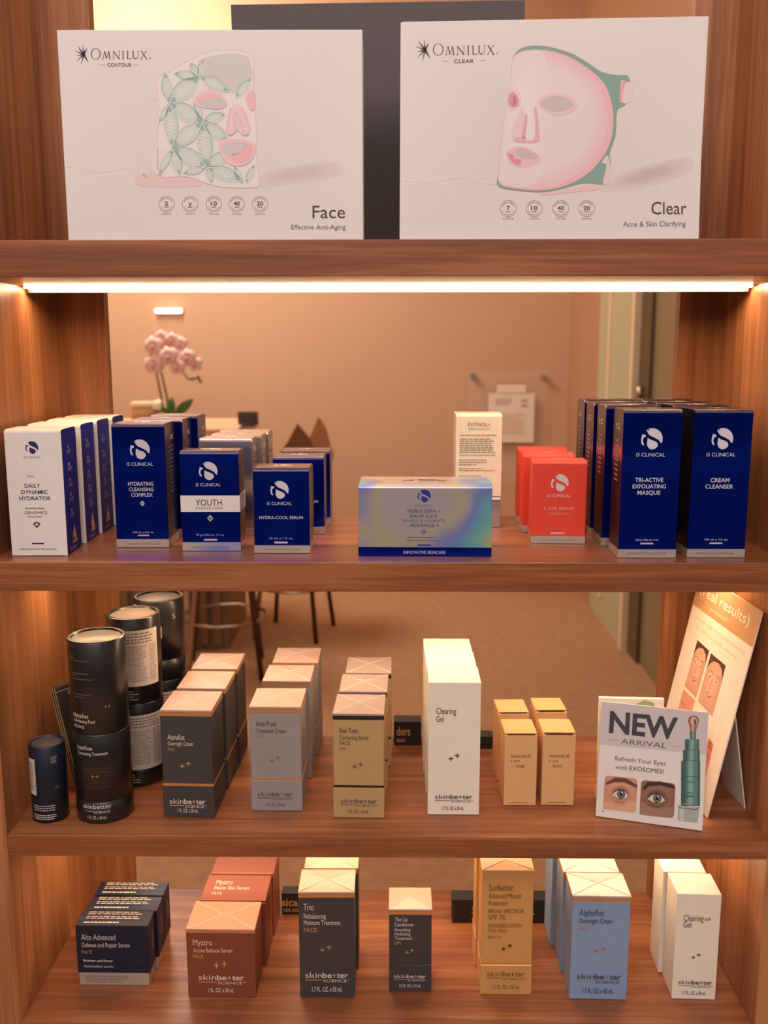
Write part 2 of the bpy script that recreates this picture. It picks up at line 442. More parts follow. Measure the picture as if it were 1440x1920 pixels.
# orchid on the counter
M_PET = mat('pink_petal', 'f9d3cb', 0.6, vary=0.06, scale=40); M_PETL = mat('deep_pink_lip', 'ea9a92', 0.6)
M_LEAF = mat('green_leaf', '4f7a34', 0.45, vary=0.2, scale=30); M_STEM = mat('olive_stem', '6d5a34', 0.6)
CT = ZF + 0.995
orc = thing('orchid', 'pink potted orchid with arching flower spray on the counter behind the shelves', 'plant', (-0.975, 3.3, CT))
OX, OY, OZ = -0.975, 3.3, CT
def rel(p): return (p[0] - OX, p[1] - OY, p[2] - OZ)
lat = [(0, 0), (0.034, 0), (0.042, 0.055), (0.045, 0.06), (0.04, 0.06), (0.037, 0.05), (0, 0.05)]
obj('pot', lathe(BM(), lat, 24), mat('white_pot', 'e8dccb', 0.4), orc)
for pts in ([(-0.985, 3.3, CT + 0.05), (-1.005, 3.3, -0.081), (-1.008, 3.3, -0.036), (-1.026, 3.3, 0.071), (-1.03, 3.31, 0.15), (-0.99, 3.31, 0.2)],
            [(-0.972, 3.3, CT + 0.05), (-0.983, 3.3, -0.081), (-0.985, 3.3, -0.027), (-1.007, 3.3, 0.089), (-0.984, 3.31, 0.13), (-0.952, 3.32, 0.13), (-0.926, 3.32, 0.1), (-0.891, 3.3, 0.054), (-0.841, 3.3, 0.058), (-0.834, 3.3, 0.042)]):
    b_ = BM(); tube(b_, [rel(p) for p in pts], 0.0045, 8); obj('stem', b_, M_STEM, orc)
b_ = BM()
for p in ((-0.838, 3.3, 0.045), (-0.846, 3.3, 0.062), (-0.872, 3.3, 0.055), (-0.955, 3.31, 0.1)):
    q = rel(p); bmesh.ops.create_icosphere(b_, subdivisions=2, radius=0.008, matrix=Matrix.Translation(q))
obj('buds', b_, M_STEM, orc, smooth=True)
def leaf(b_, base, tip, wd, sag):
    base = Vector(base); tip = Vector(tip); d = tip - base; s = d.cross(Vector((0, 1, 0.2))).normalized(); n = 9; rows = []
    for i in range(n + 1):
        t = i / n; c_ = base + d * t + Vector((0, -sag * math.sin(math.pi * t), 0)); ww = wd * math.sin(math.pi * min(0.97, 0.06 + t * 0.94)) ** 0.7
        rows.append([b_.verts.new(c_ + s * ww * k + Vector((0, 0.15 * ww * abs(k), 0))) for k in (-1, -0.5, 0, 0.5, 1)])
    for a, bq in zip(rows, rows[1:]):
        for k in range(4): b_.faces.new((a[k], a[k + 1], bq[k + 1], bq[k])).smooth = True
for bs, tp, wd in (((-0.97, 3.3, -0.10), (-0.962, 3.29, -0.024), 0.019), ((-0.95, 3.29, -0.10), (-0.866, 3.27, -0.031), 0.021), ((-0.97, 3.28, -0.10), (-1.0, 3.25, -0.062), 0.014), ((-0.95, 3.28, -0.10), (-0.945, 3.24, -0.07), 0.013)):
    b_ = BM(); leaf(b_, rel(bs), rel(tp), wd, 0.01); o = obj('leaf', b_, M_LEAF, orc)
    md = o.modifiers.new('thick', 'SOLIDIFY'); md.thickness = 0.002
def flower(c, rad, seed):
    rg = random.Random(seed); b_ = BM(); c = Vector(rel(c)); ph = rg.uniform(0, 72)
    for k in range(5):
        t = R(90 + 72 * k + rg.uniform(-6, 6) + (ph * 0.2)); wdt = rad * (0.62 if k in (1, 4) else 0.46); rows = []
        for i in range(7):
            s = i / 6; cc = c + Vector((math.cos(t), 0, math.sin(t))) * rad * s * 1.05 + Vector((0, -0.012 * math.sin(math.pi * s) + 0.006 * s * s, 0))
            ww = wdt * (math.sin(math.pi * (0.08 + 0.88 * s)) ** 0.75)
            side = Vector((-math.sin(t), 0, math.cos(t)))
            rows.append([b_.verts.new(cc + side * ww * q + Vector((0, 0.006 * q * q, 0))) for q in (-1, -0.5, 0, 0.5, 1)])
        for a, bq in zip(rows, rows[1:]):
            for q in range(4): b_.faces.new((a[q], a[q + 1], bq[q + 1], bq[q])).smooth = True
    bmesh.ops.create_icosphere(b_, subdivisions=2, radius=rad * 0.24, matrix=Matrix.Translation(c + Vector((0, -0.014, -rad * 0.12))))
    for f in b_.faces:
        if len(f.verts) == 3: f.material_index = 1; f.smooth = True
    o = obj('flower', b_, [M_PET, M_PETL], orc); md = o.modifiers.new('thick', 'SOLIDIFY'); md.thickness = 0.0012
for i, (p, r_) in enumerate((((-1.028, 3.27, 0.196), 0.036), ((-1.029, 3.265, 0.118), 0.037), ((-0.959, 3.25, 0.153), 0.036), ((-0.952, 3.29, 0.222), 0.028), ((-0.917, 3.29, 0.205), 0.028),
                          ((-0.883, 3.27, 0.147), 0.032), ((-0.853, 3.28, 0.12), 0.028), ((-0.925, 3.26, 0.107), 0.03), ((-1.0, 3.3, 0.234), 0.026), ((-0.985, 3.3, 0.2), 0.03))):
    flower(p, r_ * 1.18, i)
o = thing('storage_canister', 'brown canister with pale lid left of the orchid on the counter', 'canister', (-1.12, 3.45, CT))
obj('body', lathe(BM(), [(0, 0), (0.062, 0), (0.064, 0.08), (0, 0.08)], 28), mat('canister_brown', 'b07f4e', 0.5), o)
obj('lid', lathe(BM(), [(0, 0.08), (0.066, 0.08), (0.066, 0.098), (0.06, 0.103), (0, 0.103)], 28), mat('canister_lid', 'e3c9ac', 0.5), o)
o = thing('small_jar', 'small pale jar with brown contents beside the orchid stems on the counter', 'jar', (-1.035, 3.36, CT))
obj('body', lathe(BM(), [(0, 0), (0.026, 0), (0.028, 0.07), (0.025, 0.075), (0, 0.075)], 24), mat('jar_brown', '8a5b45', 0.35), o)
obj('lid', lathe(BM(), [(0, 0.075), (0.029, 0.075), (0.029, 0.095), (0.02, 0.115), (0, 0.118)], 24), mat('jar_lid', 'e9e3c4', 0.4), o)
o = thing('card_reader', 'small dark square device standing on the far end of the counter', 'device', (-0.64, 3.34, CT))
obj('screen', boxm(-0.045, 0.045, -0.006, 0.006, 0.008, 0.066), mat('dark_device', '4c4038', 0.4), o, bevel=0.004)
obj('stand', boxm(-0.03, 0.03, -0.02, 0.03, 0, 0.012), mat('device_foot', '3a322c', 0.5), o, bevel=0.003)

# ------------------------------------------------------------------ the shelving unit
zA, tA, tB, zC, tC, zD, D = 0.2959, 0.0326, 0.0291, -0.2803, 0.0235, -0.4916, 0.2495
H = 0.38
unit = thing('shelving_unit', 'open-backed walnut shelving unit with warm light strips under its shelves', 'shelves', (0, 0, ZF))
def up(name, bm, m, **k):
    o = obj(name, bm, m, unit, **k); o.matrix_parent_inverse = Matrix.Translation((0, 0, -ZF)); return o
for s in (-1, 1):
    up('side_panel', boxm(min(s * H, s * (H + 0.045)), max(s * H, s * (H + 0.045)), 0, D, ZF, 1.0), W_SIDE, bevel=0.0006)
for a, b in ((-H, -H + 0.055), (H - 0.047, H)):
    for z0, z1 in ((zA, 0.97), (0, zA - tA), (zC, -tB), (zD, zC - tC)):
        up('back_stile', boxm(a, b, D - 0.016, D, z0, z1), W_SIDE)
for z, t in ((zA, tA), (0, tB), (zC, tC), (zD, 0.024), (1.0, 0.03)):
    up('shelf', boxm(-H, H, 0, D, z - t, z - 0.0004), W_SHELF, bevel=0.0008)
up('plinth', boxm(-H, H, 0.03, 0.05, ZF, zD - 0.2), W_SHELF)
up('base_board', boxm(-H, H, 0.0, D, zD - 0.22, zD - 0.2), W_SHELF)
YL = 0.130
for z in (0.97, zA - tA, -tB, zC - tC):  # topmost strip is out of view, added to brighten the top bay
    ch = up('light_strip', boxm(-H + 0.003, H - 0.003, YL - 0.002, YL + 0.012, z - 0.002, z), M_ALU)
    df = obj('diffuser', boxm(-H + 0.004, H - 0.004, YL - 0.0035, YL + 0.0105, z - 0.0030, z - 0.0004), M_LED, ch, bevel=0.0010)
    lp = obj('rear_lip', boxm(-H + 0.003, H - 0.003, YL + 0.0112, YL + 0.0128, z - 0.0066, z), M_ALU, ch)

# ------------------------------------------------------------------ blue-shelf cartons
def tuck_body(w, h, d, mats, parent):
    b_ = BM(); P = [(-d / 2, 0), (-d / 2, h - 0.0032), (-d / 2 + 0.0012, h - 0.0012), (-d / 2 + 0.0045, h - 0.0002), (-d / 2 + d * 0.35, h), (d / 2 - 0.006, h - 0.0003),
                    (d / 2 - 0.0014, h - 0.0014), (d / 2, h - 0.0034), (d / 2, 0)]
    A = [b_.verts.new((-w / 2, y, z)) for y, z in P]; B = [b_.verts.new((w / 2, y, z)) for y, z in P]
    b_.faces.new(A).material_index = 1; b_.faces.new(B[::-1]).material_index = 1
    n = len(P)
    for i in range(n):
        f = b_.faces.new((A[i], B[i], B[(i + 1) % n], A[(i + 1) % n])); f.material_index = 2 if 1 <= i <= 6 else 0
    return obj('body', b_, mats, parent, bevel=0.0004, seg=1)

def emblem(P, cx, cy, r, col, ay=1.0):
    def q(pts): return [(cx + x * r, cy - y * r * ay) for x, y in pts]
    arc = lambda a0, a1, rr=1.0, n=14: [(rr * math.cos(R(a0 + (a1 - a0) * i / n)), -rr * math.sin(R(a0 + (a1 - a0) * i / n))) for i in range(n + 1)]
    P.poly(q(arc(112, -20) + [(0.96, 0.38), (0.85, 0.36), (0.63, 0.08), (0.21, -0.15), (-0.17, -0.31), (-0.40, -0.57)]), col)
    P.poly(q([(-0.38, -0.10), (-0.08, 0.06), (0.33, 0.20), (0.55, 0.38), (0.60, 0.62), (0.39, 0.88), (0.04, 0.98), (-0.26, 0.83), (-0.42, 0.50)]), col)
    P.poly(q([(-0.88, -0.45), (-0.98, 0.08), (-0.92, 0.44), (-0.74, 0.60), (-0.68, 0.56), (-0.82, 0.14), (-0.74, -0.15), (-0.56, -0.19), (-0.56, -0.36)]), col)
    P.poly(q([(-0.52, -0.79), (-0.29, -0.95), (-0.24, -0.87), (-0.44, -0.65)]), col)

def clin_print(w, h, d, ec, title, tc, ey, er, extra=None, size='', tag_c=None, bar=None, foot='INNOVATIVE SKINCARE', foot_y=0.022, brand_c=None, mid=0.5):
    P = Print(front(w, h, d)); ay = w / h
    P.sec('brand_mark'); emblem(P, mid, ey, er, ec, ay)
    bc = brand_c or ec
    P.text('iS CLINICAL', mid - er * 1.36, mid + er * 1.30, ey - er * ay * 1.62, er * 0.34 * ay, bc)
    P.sec('title_lettering')
    for s, x0, x1, y, hh in title: P.text(s, x0, x1, y, hh, tc, bold=0.012)
    if extra: extra(P)
    P.sec('base_lettering')
    if size: P.text(size, mid - 0.2, mid + 0.2, 0.118, 0.013, tc)
    if bar: P.rect(mid - 0.11, 0.093, mid + 0.11, 0.104, bar, 1)
    if foot: P.text(foot, mid - 0.33, mid + 0.33, foot_y, 0.016, tag_c or '7d7277')
    return P

def diamond(P, x, y, r, col, ay):
    P.line([(x, y + r * ay), (x + r, y), (x, y - r * ay), (x - r, y), (x, y + r * ay)], r * 0.34, col, 2); P.ell(x, y, r * 0.3, r * 0.3 * ay, col, 2, n=10)

def clin_box(label, group, loc_front, rz, w, h, d, mats, print_, name='foil_carton', band=None, band_h=0.0, side=None, top_c=None, cat='box', more=None):
    x, y, z = loc_front; rz = R(rz)
    o = thing(name, label, cat, (x - math.sin(rz) * d / 2, y + math.cos(rz) * d / 2, z), rz, group)
    tuck_body(w, h, d, mats, o)
    if band: obj('base_band', boxm(-w / 2 - 0.0001, w / 2 + 0.0001, -d / 2 - 0.0001, d / 2 + 0.0001, 0.0001, band_h), band, o)
    if print_:
        print_.L += 0; print_.make('front_print', o)
    if side: side.make('side_print', o)
    if top_c:
        P = Print(topf(w, h, d)); emblem(P, 0.5, 0.5, 0.12, top_c, w / d * 0.5); P.rect(0.33, 0.44, 0.4, 0.5, top_c); P.rect(0.6, 0.42, 0.66, 0.5, top_c); P.make('top_print', o)
    if more: more(o)
    return o
def row(proto, rest, d, group=None):
    for x, y, rz, label in rest:
        a = R(rz); dup(proto, (x - math.sin(a) * d / 2, y + math.cos(a) * d / 2, proto.location.z), a, label, group)

SILV = 'cfc9d2'; NV = '1b2560'
# white-and-navy hydrator cartons
w_, h_, d_ = 0.054, 0.1234, 0.0465
def ex_daily(P):
    P.greek(0.36, 0.52, 0.625, 0.645, 2, '9a9098', seed=2); P.greek(0.3, 0.66, 0.372, 0.388, 1, '6f6a80', seed=3)
    P.text('GENOMICS', 0.28, 0.68, 0.335, 0.022, '4b4a6e'); P.greek(0.33, 0.63, 0.305, 0.322, 1, '7d7790', seed=5)
    P.sec('gem_mark'); P.poly([(0.41, 0.257), (0.46, 0.272), (0.5, 0.272), (0.55, 0.257), (0.48, 0.222)], NV, 1); P.ell(0.48, 0.252, 0.03, 0.01, 'd9d2d0', 2)
SP = Print(right(w_, h_, d_))
for i, yy in enumerate((0.84, 0.70, 0.575, 0.455, 0.33)):
    SP.sec('side_lettering#%d' % i); SP.text('B' if i else 'iS', 0.36, 0.5, yy, 0.022, 'b9a9b4'); SP.greek(0.32, 0.62, yy - 0.045, yy - 0.01, 3, 'a99ab0', seed=i)
SP.sec('side_mark'); SP.line([(0.35, 0.09), (0.55, 0.2), (0.72, 0.09), (0.35, 0.09)], 0.04, 'c39a80', 2).line([(0.4, 0.1), (0.55, 0.14), (0.66, 0.1)], 0.05, 'c39a80', 2).greek(0.2, 0.7, 0.02, 0.05, 2, 'b88a86', seed=9)
g = 'white and navy cartons in the leftmost row'
p0 = clin_box('white carton with navy side at the far left end, front of its row', g, (-0.3382, 0.0255, 0), 1.2, w_, h_, d_, [M_WHITE, M_NAVYS, M_CREAM],
              clin_print(w_, h_, d_, NV, [('DAILY', 0.31, 0.585, 0.545, 0.03), ('DYNAMIC', 0.24, 0.715, 0.495, 0.03), ('HYDRATOR', 0.2, 0.76, 0.445, 0.03)], '33355f', 0.858, 0.115, ex_daily, bar=NV, foot_y=0.046, tag_c='6d6468', brand_c='8d8790', mid=0.48),
              name='paper_carton', side=SP)
M_WEDGE = M_CREAM
obj('edge_trim', boxm(w_ / 2 - 0.0032, w_ / 2 + 0.0002, -d_ / 2 - 0.0001, -d_ / 2 + 0.0008, 0.0001, h_ - 0.004), M_WHITE, p0)
row(p0, [(-0.3385, 0.0845, 1.2, 'white carton with navy side, second from front in the far left row'),
         (-0.338, 0.1375, 1.0, 'white carton with navy side, third from front in the far left row'),
         (-0.3355, 0.1858, 0.5, 'white carton with navy side, rearmost of the far left row')], d_)
# hydrating cleansing cartons
w_, h_, d_ = 0.0530, 0.1255, 0.0465
def side_fine(w, h, d, f=right, c='4a568e', c2='d8c8c0', s=1):
    P = Print(f(w, h, d)); P.greek(0.25, 0.75, 0.42, 0.82, 12, c, seed=s); P.sec('side_mark'); P.text('iS', 0.45, 0.75, 0.86, 0.035, c2); P.sec('side_small_print'); P.greek(0.3, 0.7, 0.2, 0.3, 4, c, seed=s + 1); return P
g = 'tall blue cartons second from left'
p0 = clin_box('tall royal blue carton with silver base, second row from left, in front', g, (-0.2474, 0.0652, 0), 0.4, w_, h_, d_, [M_NAVYF, M_SILVD, M_SILVD],
              clin_print(w_, h_, d_, SILV, [('HYDRATING', 0.27, 0.75, 0.505, 0.03), ('CLEANSING', 0.28, 0.75, 0.46, 0.03), ('COMPLEX', 0.32, 0.73, 0.415, 0.03)], SILV, 0.795, 0.19, lambda P: diamond(P, 0.525, 0.36, 0.04, SILV, w_ / h_), size='240 mL e 8 fl. oz.', bar='cbb6c0', mid=0.52),
              band=M_BAND, band_h=0.0085, side=side_fine(w_, h_, d_), top_c='e6dcd6')
row(p0, [(-0.2417, 0.1205, 0.3, 'tall royal blue carton, middle one of the second row from left'),
         (-0.2365, 0.1735, 0.2, 'tall royal blue carton, rearmost of the second row, in front of the orchid')], d_)
# youth carton
w_, h_, d_ = 0.0580, 0.1003, 0.036
def youth_sleeve(o):
    s = obj('sleeve_band', boxm(-w_ / 2 - 0.0004, w_ / 2 + 0.0004, -d_ / 2 - 0.0004, d_ / 2 + 0.0004, 0.0395, 0.0560), M_WHITE, o)
    P = Print(lambda u, v, e: (-w_ / 2 + u * w_, -d_ / 2 - 0.0004 - e, v * h_)); P.text('YOUTH', 0.25, 0.70, 0.458, 0.062, '4a4a6a'); P.text('INTENSIVE CREME', 0.25, 0.71, 0.423, 0.02, '7a7488'); P.make('band_print', s)
clin_box('blue carton with white middle band and holographic base, in front of silver cartons', None, (-0.1742, 0.0487, 0), 0.4, w_, h_, d_, [M_NAVYF, M_SILVD, M_SILVD],
         clin_print(w_, h_, d_, SILV, [], SILV, 0.80, 0.16, lambda P: (P.sec('gem_mark'), diamond(P, 0.49, 0.33, 0.045, 'cfd6c0', w_ / h_), P.sec('base_lettering'), P.text('50 g e Net wt. 1.7 oz.', 0.24, 0.72, 0.152, 0.022, 'aab0c8'), P.rect(0.37, 0.105, 0.6, 0.122, 'cbb6c0', 1)), foot_y=0.028, tag_c='5a6a78', mid=0.48),
         band=M_HOLO, band_h=0.0088, top_c='e6dcd6', more=youth_sleeve)
# silver cartons behind
w_, h_, d_ = 0.0565, 0.1049, 0.0385
g = 'silver cartons behind the banded blue carton'
p0 = clin_box('silver foil carton standing directly behind the blue carton with white band', g, (-0.1715, 0.1275, 0), -1.0, w_, h_, d_, [M_SILV, M_SILV, M_SILV], None,
              band=M_BAND, band_h=0.008, side=Print(right(w_, h_, d_)).text('iS', 0.3, 0.7, 0.86, 0.05, 'f0e6dc').greek(0.3, 0.7, 0.3, 0.8, 9, '9a8c86', seed=4), top_c='f0e8e0')
row(p0, [(-0.1668, 0.1675, -0.5, 'silver foil carton, middle of the three silver ones'), (-0.1645, 0.2075, 0, 'silver foil carton, rearmost of the three silver ones')], d_)
# hydra-cool
w_, h_, d_ = 0.0550, 0.0845, 0.0455
g = 'short blue serum cartons fourth from left'
p0 = clin_box('short royal blue serum carton in front, left of the holographic box', g, (-0.1026, 0.0388, 0), -0.3, w_, h_, d_, [M_NAVYF, M_SILVD, M_SILVD],
              clin_print(w_, h_, d_, SILV, [('HYDRA-COOL SERUM', 0.1, 0.88, 0.405, 0.035)], SILV, 0.745, 0.165, lambda P: (P.sec('base_lettering'), P.text('30 mL e 1 fl. oz.', 0.27, 0.70, 0.165, 0.025, 'aab0c8'), P.rect(0.36, 0.115, 0.6, 0.137, 'cbb6c0', 1)), foot_y=0.035, mid=0.47),
              band=M_BAND, band_h=0.0078, side=Print(right(w_, h_, d_)).rect(0.47, 0.02, 0.485, 0.97, '5a4440').greek(0.15, 0.4, 0.5, 0.8, 5, '8a7670'), top_c='e6dcd6')
row(p0, [(-0.0953, 0.1360, 0.2, 'short royal blue serum carton, middle of its row behind the front one'),
         (-0.0925, 0.1910, 0.4, 'short royal blue serum carton, rearmost of its row')], d_)
# holographic wide box
w_, h_, d_ = 0.1290, 0.0700, 0.066
def ex_holo(P):
    c = '4a4468'
    P.text('VISIBLE DERM +', 0.365, 0.615, 0.615, 0.045, c); P.text('SERUM SUITE', 0.385, 0.59, 0.545, 0.042, c)
    P.text('RENEW & HYDRATE', 0.335, 0.65, 0.485, 0.034, '6a6488'); P.text('ADVANCE +', 0.385, 0.605, 0.415, 0.045, c)
    P.poly([(0.47, 0.35), (0.49, 0.375), (0.51, 0.345), (0.488, 0.315)], '26306a', 1); P.rect(0.485, 0.335, 0.495, 0.355, 'c9c2cc', 2)
    P.greek(0.365, 0.62, 0.255, 0.275, 1, c, seed=2); P.greek(0.36, 0.625, 0.21, 0.235, 1, '6a6488', seed=3)
    P.rect(0.445, 0.145, 0.545, 0.168, '2a357c', 1)
P = Print(front(w_, h_, d_)).sec('title_lettering'); emblem(P, 0.492, 0.845, 0.05, '1c2f96', w_ / h_); P.text('iS CLINICAL', 0.42, 0.56, 0.70, 0.032, '857d8c'); ex_holo(P)
P.text('INNOVATIVE SKINCARE', 0.34, 0.655, 0.035, 0.045, 'c9c4d6', L=6)
clin_box('wide holographic silver box with blue base strip in the middle of its shelf', None, (0.0377, 0.0258, 0), -1.0, w_, h_, d_, [M_HOLO, M_HOLO, M_HOLO], P, band=M_NAVYF, band_h=0.0088, name='gift_set_box', top_c='6a5a78')
# retinol cartons
w_, h_, d_ = 0.0510, 0.0352, 0.046
g = 'two stacked cartons behind the holographic box'
clin_box('short pale silver carton under the tall cream carton, behind the holographic box', None, (0.1014, 0.1735, 0), 0.3, w_, h_, d_, [M_SILV, M_SILV, M_CREAM2], None, name='paper_carton')
P = Print(front(w_, 0.0905, d_)); P.text('RETINOL+', 0.26, 0.74, 0.868, 0.045, '5c5348'); P.text('EMULSION 0.3', 0.27, 0.73, 0.82, 0.028, '8a7e6c')
P.sec('fine_print'); P.greek(0.08, 0.92, 0.745, 0.77, 1, '8f8472', seed=1).greek(0.08, 0.93, 0.535, 0.725, 7, '8f8472', seed=2).greek(0.08, 0.9, 0.50, 0.525, 1, 'a89a84', seed=4).greek(0.07, 0.75, 0.38, 0.47, 3, '9c907c', seed=3, ragged=0.5).greek(0.07, 0.85, 0.31, 0.36, 2, 'a89a84', seed=5, ragged=0.5).greek(0.07, 0.9, 0.19, 0.27, 3, 'a89a84', seed=6, ragged=0.5)
clin_box('tall cream carton covered in fine print, stacked behind the holographic box', None, (0.1016, 0.1735, 0.0353), 0.2, w_, 0.0923, d_, [M_CREAM2, M_CREAM2, M_CREAM2], P, name='paper_carton')
# red eye serum
w_, h_, d_ = 0.0550, 0.086, 0.036
g = 'coral red cartons'
p0 = clin_box('coral red carton with silver base strip, front of its row', g, (0.1771, 0.0868, 0), -3.0, w_, h_, d_, [M_RED, M_RED, M_RED],
              clin_print(w_, h_, d_, 'd8cdd0', [], 'e8b0a4', 0.735, 0.165, lambda P: (P.text('C EYE SERUM', 0.22, 0.77, 0.41, 0.033, 'e8b9ae'), P.text('ADVANCE+', 0.32, 0.69, 0.35, 0.028, 'e0a094'), P.sec('base_lettering'), P.text('15 mL e 0.5 fl. oz.', 0.27, 0.75, 0.17, 0.022, 'd97a68'), P.rect(0.36, 0.115, 0.62, 0.135, 'e6b9b0', 1)), foot_y=0.035, tag_c='a07a74'),
              band=M_BAND, band_h=0.0076, top_c='f4b0a0')
row(p0, [(0.1748, 0.1450, -3.2, 'coral red carton, middle of the row of three red ones'), (0.1765, 0.2015, -4.0, 'coral red carton, rearmost of the row of three red ones')], d_)
# tri-active and cream cleanser
w_, h_, d_ = 0.0555, 0.1425, 0.0405
g = 'tall blue cartons inner column on the right'
sz = '120 g e Net wt. 4 oz.'
p0 = clin_box('tall royal blue carton with three-line title on the right, front of its column', g, (0.2515, 0.0203, 0), 0, w_, h_, d_, [M_NAVYF, M_SILVD, M_SILVD],
              clin_print(w_, h_, d_, 'd3d3dc', [('TRI-ACTIVE', 0.24, 0.72, 0.518, 0.028), ('EXFOLIATING', 0.2, 0.77, 0.475, 0.028), ('MASQUE', 0.29, 0.68, 0.432, 0.028)], 'd3d3dc', 0.805, 0.185, size=sz, bar='cbb6c0', mid=0.49), band=M_BAND, band_h=0.0082,
              side=Print(left(w_, h_, d_)).text('iS', 0.3, 0.7, 0.86, 0.04, 'c8b8b4').greek(0.3, 0.7, 0.5, 0.8, 9, '8a7a80'), top_c='e6dcd6')
row(p0, [(0.2472, 0.0760, 0, 'tall royal blue carton second from front in the column beside the red cartons'), (0.2462, 0.1290, 0, 'tall royal blue carton third from front in the column beside the red cartons'),
         (0.2465, 0.1815, 0.5, 'tall royal blue carton, rearmost of the column beside the red cartons')], d_)
g = 'tall blue cartons outer column on the right'
p0 = clin_box('tall royal blue carton with two-line title at the far right, front of its column', g, (0.3184, 0.0221, 0), 0.3, w_, h_, d_, [M_NAVYF, M_SILVD, M_SILVD],
              clin_print(w_, h_, d_, 'd3d3dc', [('CREAM', 0.33, 0.655, 0.515, 0.028), ('CLEANSER', 0.25, 0.725, 0.472, 0.028)], 'd3d3dc', 0.805, 0.185, size='120 mL e 4 fl. oz.', bar='cbb6c0', mid=0.49), band=M_BAND, band_h=0.0082, top_c='e6dcd6')
row(p0, [(0.3150, 0.0780, 0.3, 'tall royal blue carton second from front in the column against the right side panel'), (0.3120, 0.1310, 0.3, 'tall royal blue carton third from front in the column against the right side panel'),
         (0.3105, 0.1830, 0.5, 'tall royal blue carton, rearmost of the column against the right side panel')], d_)

# ------------------------------------------------------------------ plus-mark cartons
def pluses(P, cx, cy, s, col, ay):
    for x, y in ((-0.06, -0.012), (0.06, 0.012)):
        P.rect(cx + x - s, cy + y - 0.0045, cx + x + s, cy + y + 0.0045, col, 2); P.rect(cx + x - 0.009, cy + y - s * ay, cx + x + 0.009, cy + y + s * ay, col, 2)

def skin_print(w, h, d, lines, ink, gold, plus, brand, size, line_c=None, sci=None, plus_c=None, size_s='1 FL. OZ. e 30 mL'):
    P = Print(front(w, h, d), 6); ay = w / h
    P.sec('title_lettering')
    for s, x0, x1, y, hh, c in lines: P.text(s, x0, x1, y, hh, gold if c else ink)
    P.sec('plus_mark'); pluses(P, plus[0], plus[1], 0.045, plus_c or gold, ay)
    P.sec('brand_lettering'); x0, x1, y, hh = brand; m_ = x0 + (x1 - x0) * 0.40
    P.text('skin', x0, m_ - 0.005, y, hh * 0.95, ink); e0 = x0 + (x1 - x0) * 0.62
    P.text('be', m_ + 0.005, e0, y, hh * 0.95, ink, bold=0.015); P.text('ter', x0 + (x1 - x0) * 0.74, x1, y, hh * 0.95, ink, bold=0.015)
    cx = x0 + (x1 - x0) * 0.68
    P.rect(cx - 0.03, y + hh * 0.35, cx + 0.03, y + hh * 0.5, plus_c or gold, 3); P.rect(cx - 0.008, y + hh * 0.05, cx + 0.008, y + hh * 0.8, plus_c or gold, 3)
    P.rect(x0, y - hh * 0.42, m_, y - hh * 0.28, line_c or gold, 2)
    P.text('SCIENCE', m_ + 0.02, x1 - 0.03, y - hh * 0.72, hh * 0.48, ink); P.rect(x1 - 0.02, y - hh * 0.42, x1 + 0.02, y - hh * 0.3, line_c or gold, 2)
    P.text(size_s, size[0], size[1], size[2], size[3], ink, bold=0.01)
    return P

def skin_box(name, label, group, fl, rz, w, h, d, m_body, print_, lid=None, top_band=None, low=None, low_band=None, side=None, more=None, ridge='f0d8c4', base_m=None):
    x, y, z = fl; a = R(rz)
    o = thing(name, label, 'box', (x - math.sin(a) * d / 2, y + math.cos(a) * d / 2, z), a, group)
    zt = h
    if lid:
        lt = 0.0032; zt = h - lt
        b_ = BM(); e = 0.0004
        P4 = [b_.verts.new(p) for p in ((-w / 2 - e, -d / 2 - e, h - 0.0009), (w / 2 + e, -d / 2 - e, h - 0.0009), (w / 2 + e, d / 2 + e, h - 0.0009), (-w / 2 - e, d / 2 + e, h - 0.0009))]
        Q4 = [b_.verts.new(p) for p in ((-w / 2 - e, -d / 2 - e, zt), (w / 2 + e, -d / 2 - e, zt), (w / 2 + e, d / 2 + e, zt), (-w / 2 - e, d / 2 + e, zt))]
        cv = b_.verts.new((0, 0, h + 0.0009)); b_.faces.new(Q4[::-1])
        for i in range(4):
            b_.faces.new((P4[i], P4[(i + 1) % 4], cv)); b_.faces.new((P4[i], Q4[i], Q4[(i + 1) % 4], P4[(i + 1) % 4]))
        lo = obj('lid', b_, lid, o, bevel=0.0003, seg=1)
        b_ = BM()
        for sx, sy in ((1, 1), (1, -1), (-1, 1), (-1, -1)):
            tube(b_, [(0, 0, h + 0.0009), (sx * (w / 2 - 0.001), sy * (d / 2 - 0.001), h - 0.0007)], 0.00042, 6)
        obj('fold_ridges', b_, M_RIDGE, lo)
    if low:   # lower section split off by a band
        obj('body', boxm(-w / 2, w / 2, -d / 2, d / 2, low + 0.0008, zt), m_body, o, bevel=0.0004, seg=1)
        obj('base', boxm(-w / 2 - 0.0005, w / 2 + 0.0005, -d / 2 - 0.0005, d / 2 + 0.0005, 0, low - 0.0008), base_m or m_body, o, bevel=0.0004, seg=1)
        if low_band: obj('band', boxm(-w / 2 - 0.0002, w / 2 + 0.0002, -d / 2 - 0.0002, d / 2 + 0.0002, low - 0.0028, low + 0.0018), low_band, o)
        else: obj('seam', boxm(-w / 2 + 0.0003, w / 2 - 0.0003, -d / 2 + 0.0003, d / 2 - 0.0003, low - 0.001, low + 0.001), M_BANDG, o)
    else:
        obj('body', boxm(-w / 2, w / 2, -d / 2, d / 2, 0, zt), m_body, o, bevel=0.0004, seg=1)
    if top_band: obj('band', boxm(-w / 2 - 0.00025, w / 2 + 0.00025, -d / 2 - 0.00025, d / 2 + 0.00025, zt - 0.0042, zt - 0.0002), top_band, o)
    if print_: print_.make('front_print', o)
    if side: side.make('side_print', o)
    if more: more(o)
    return o
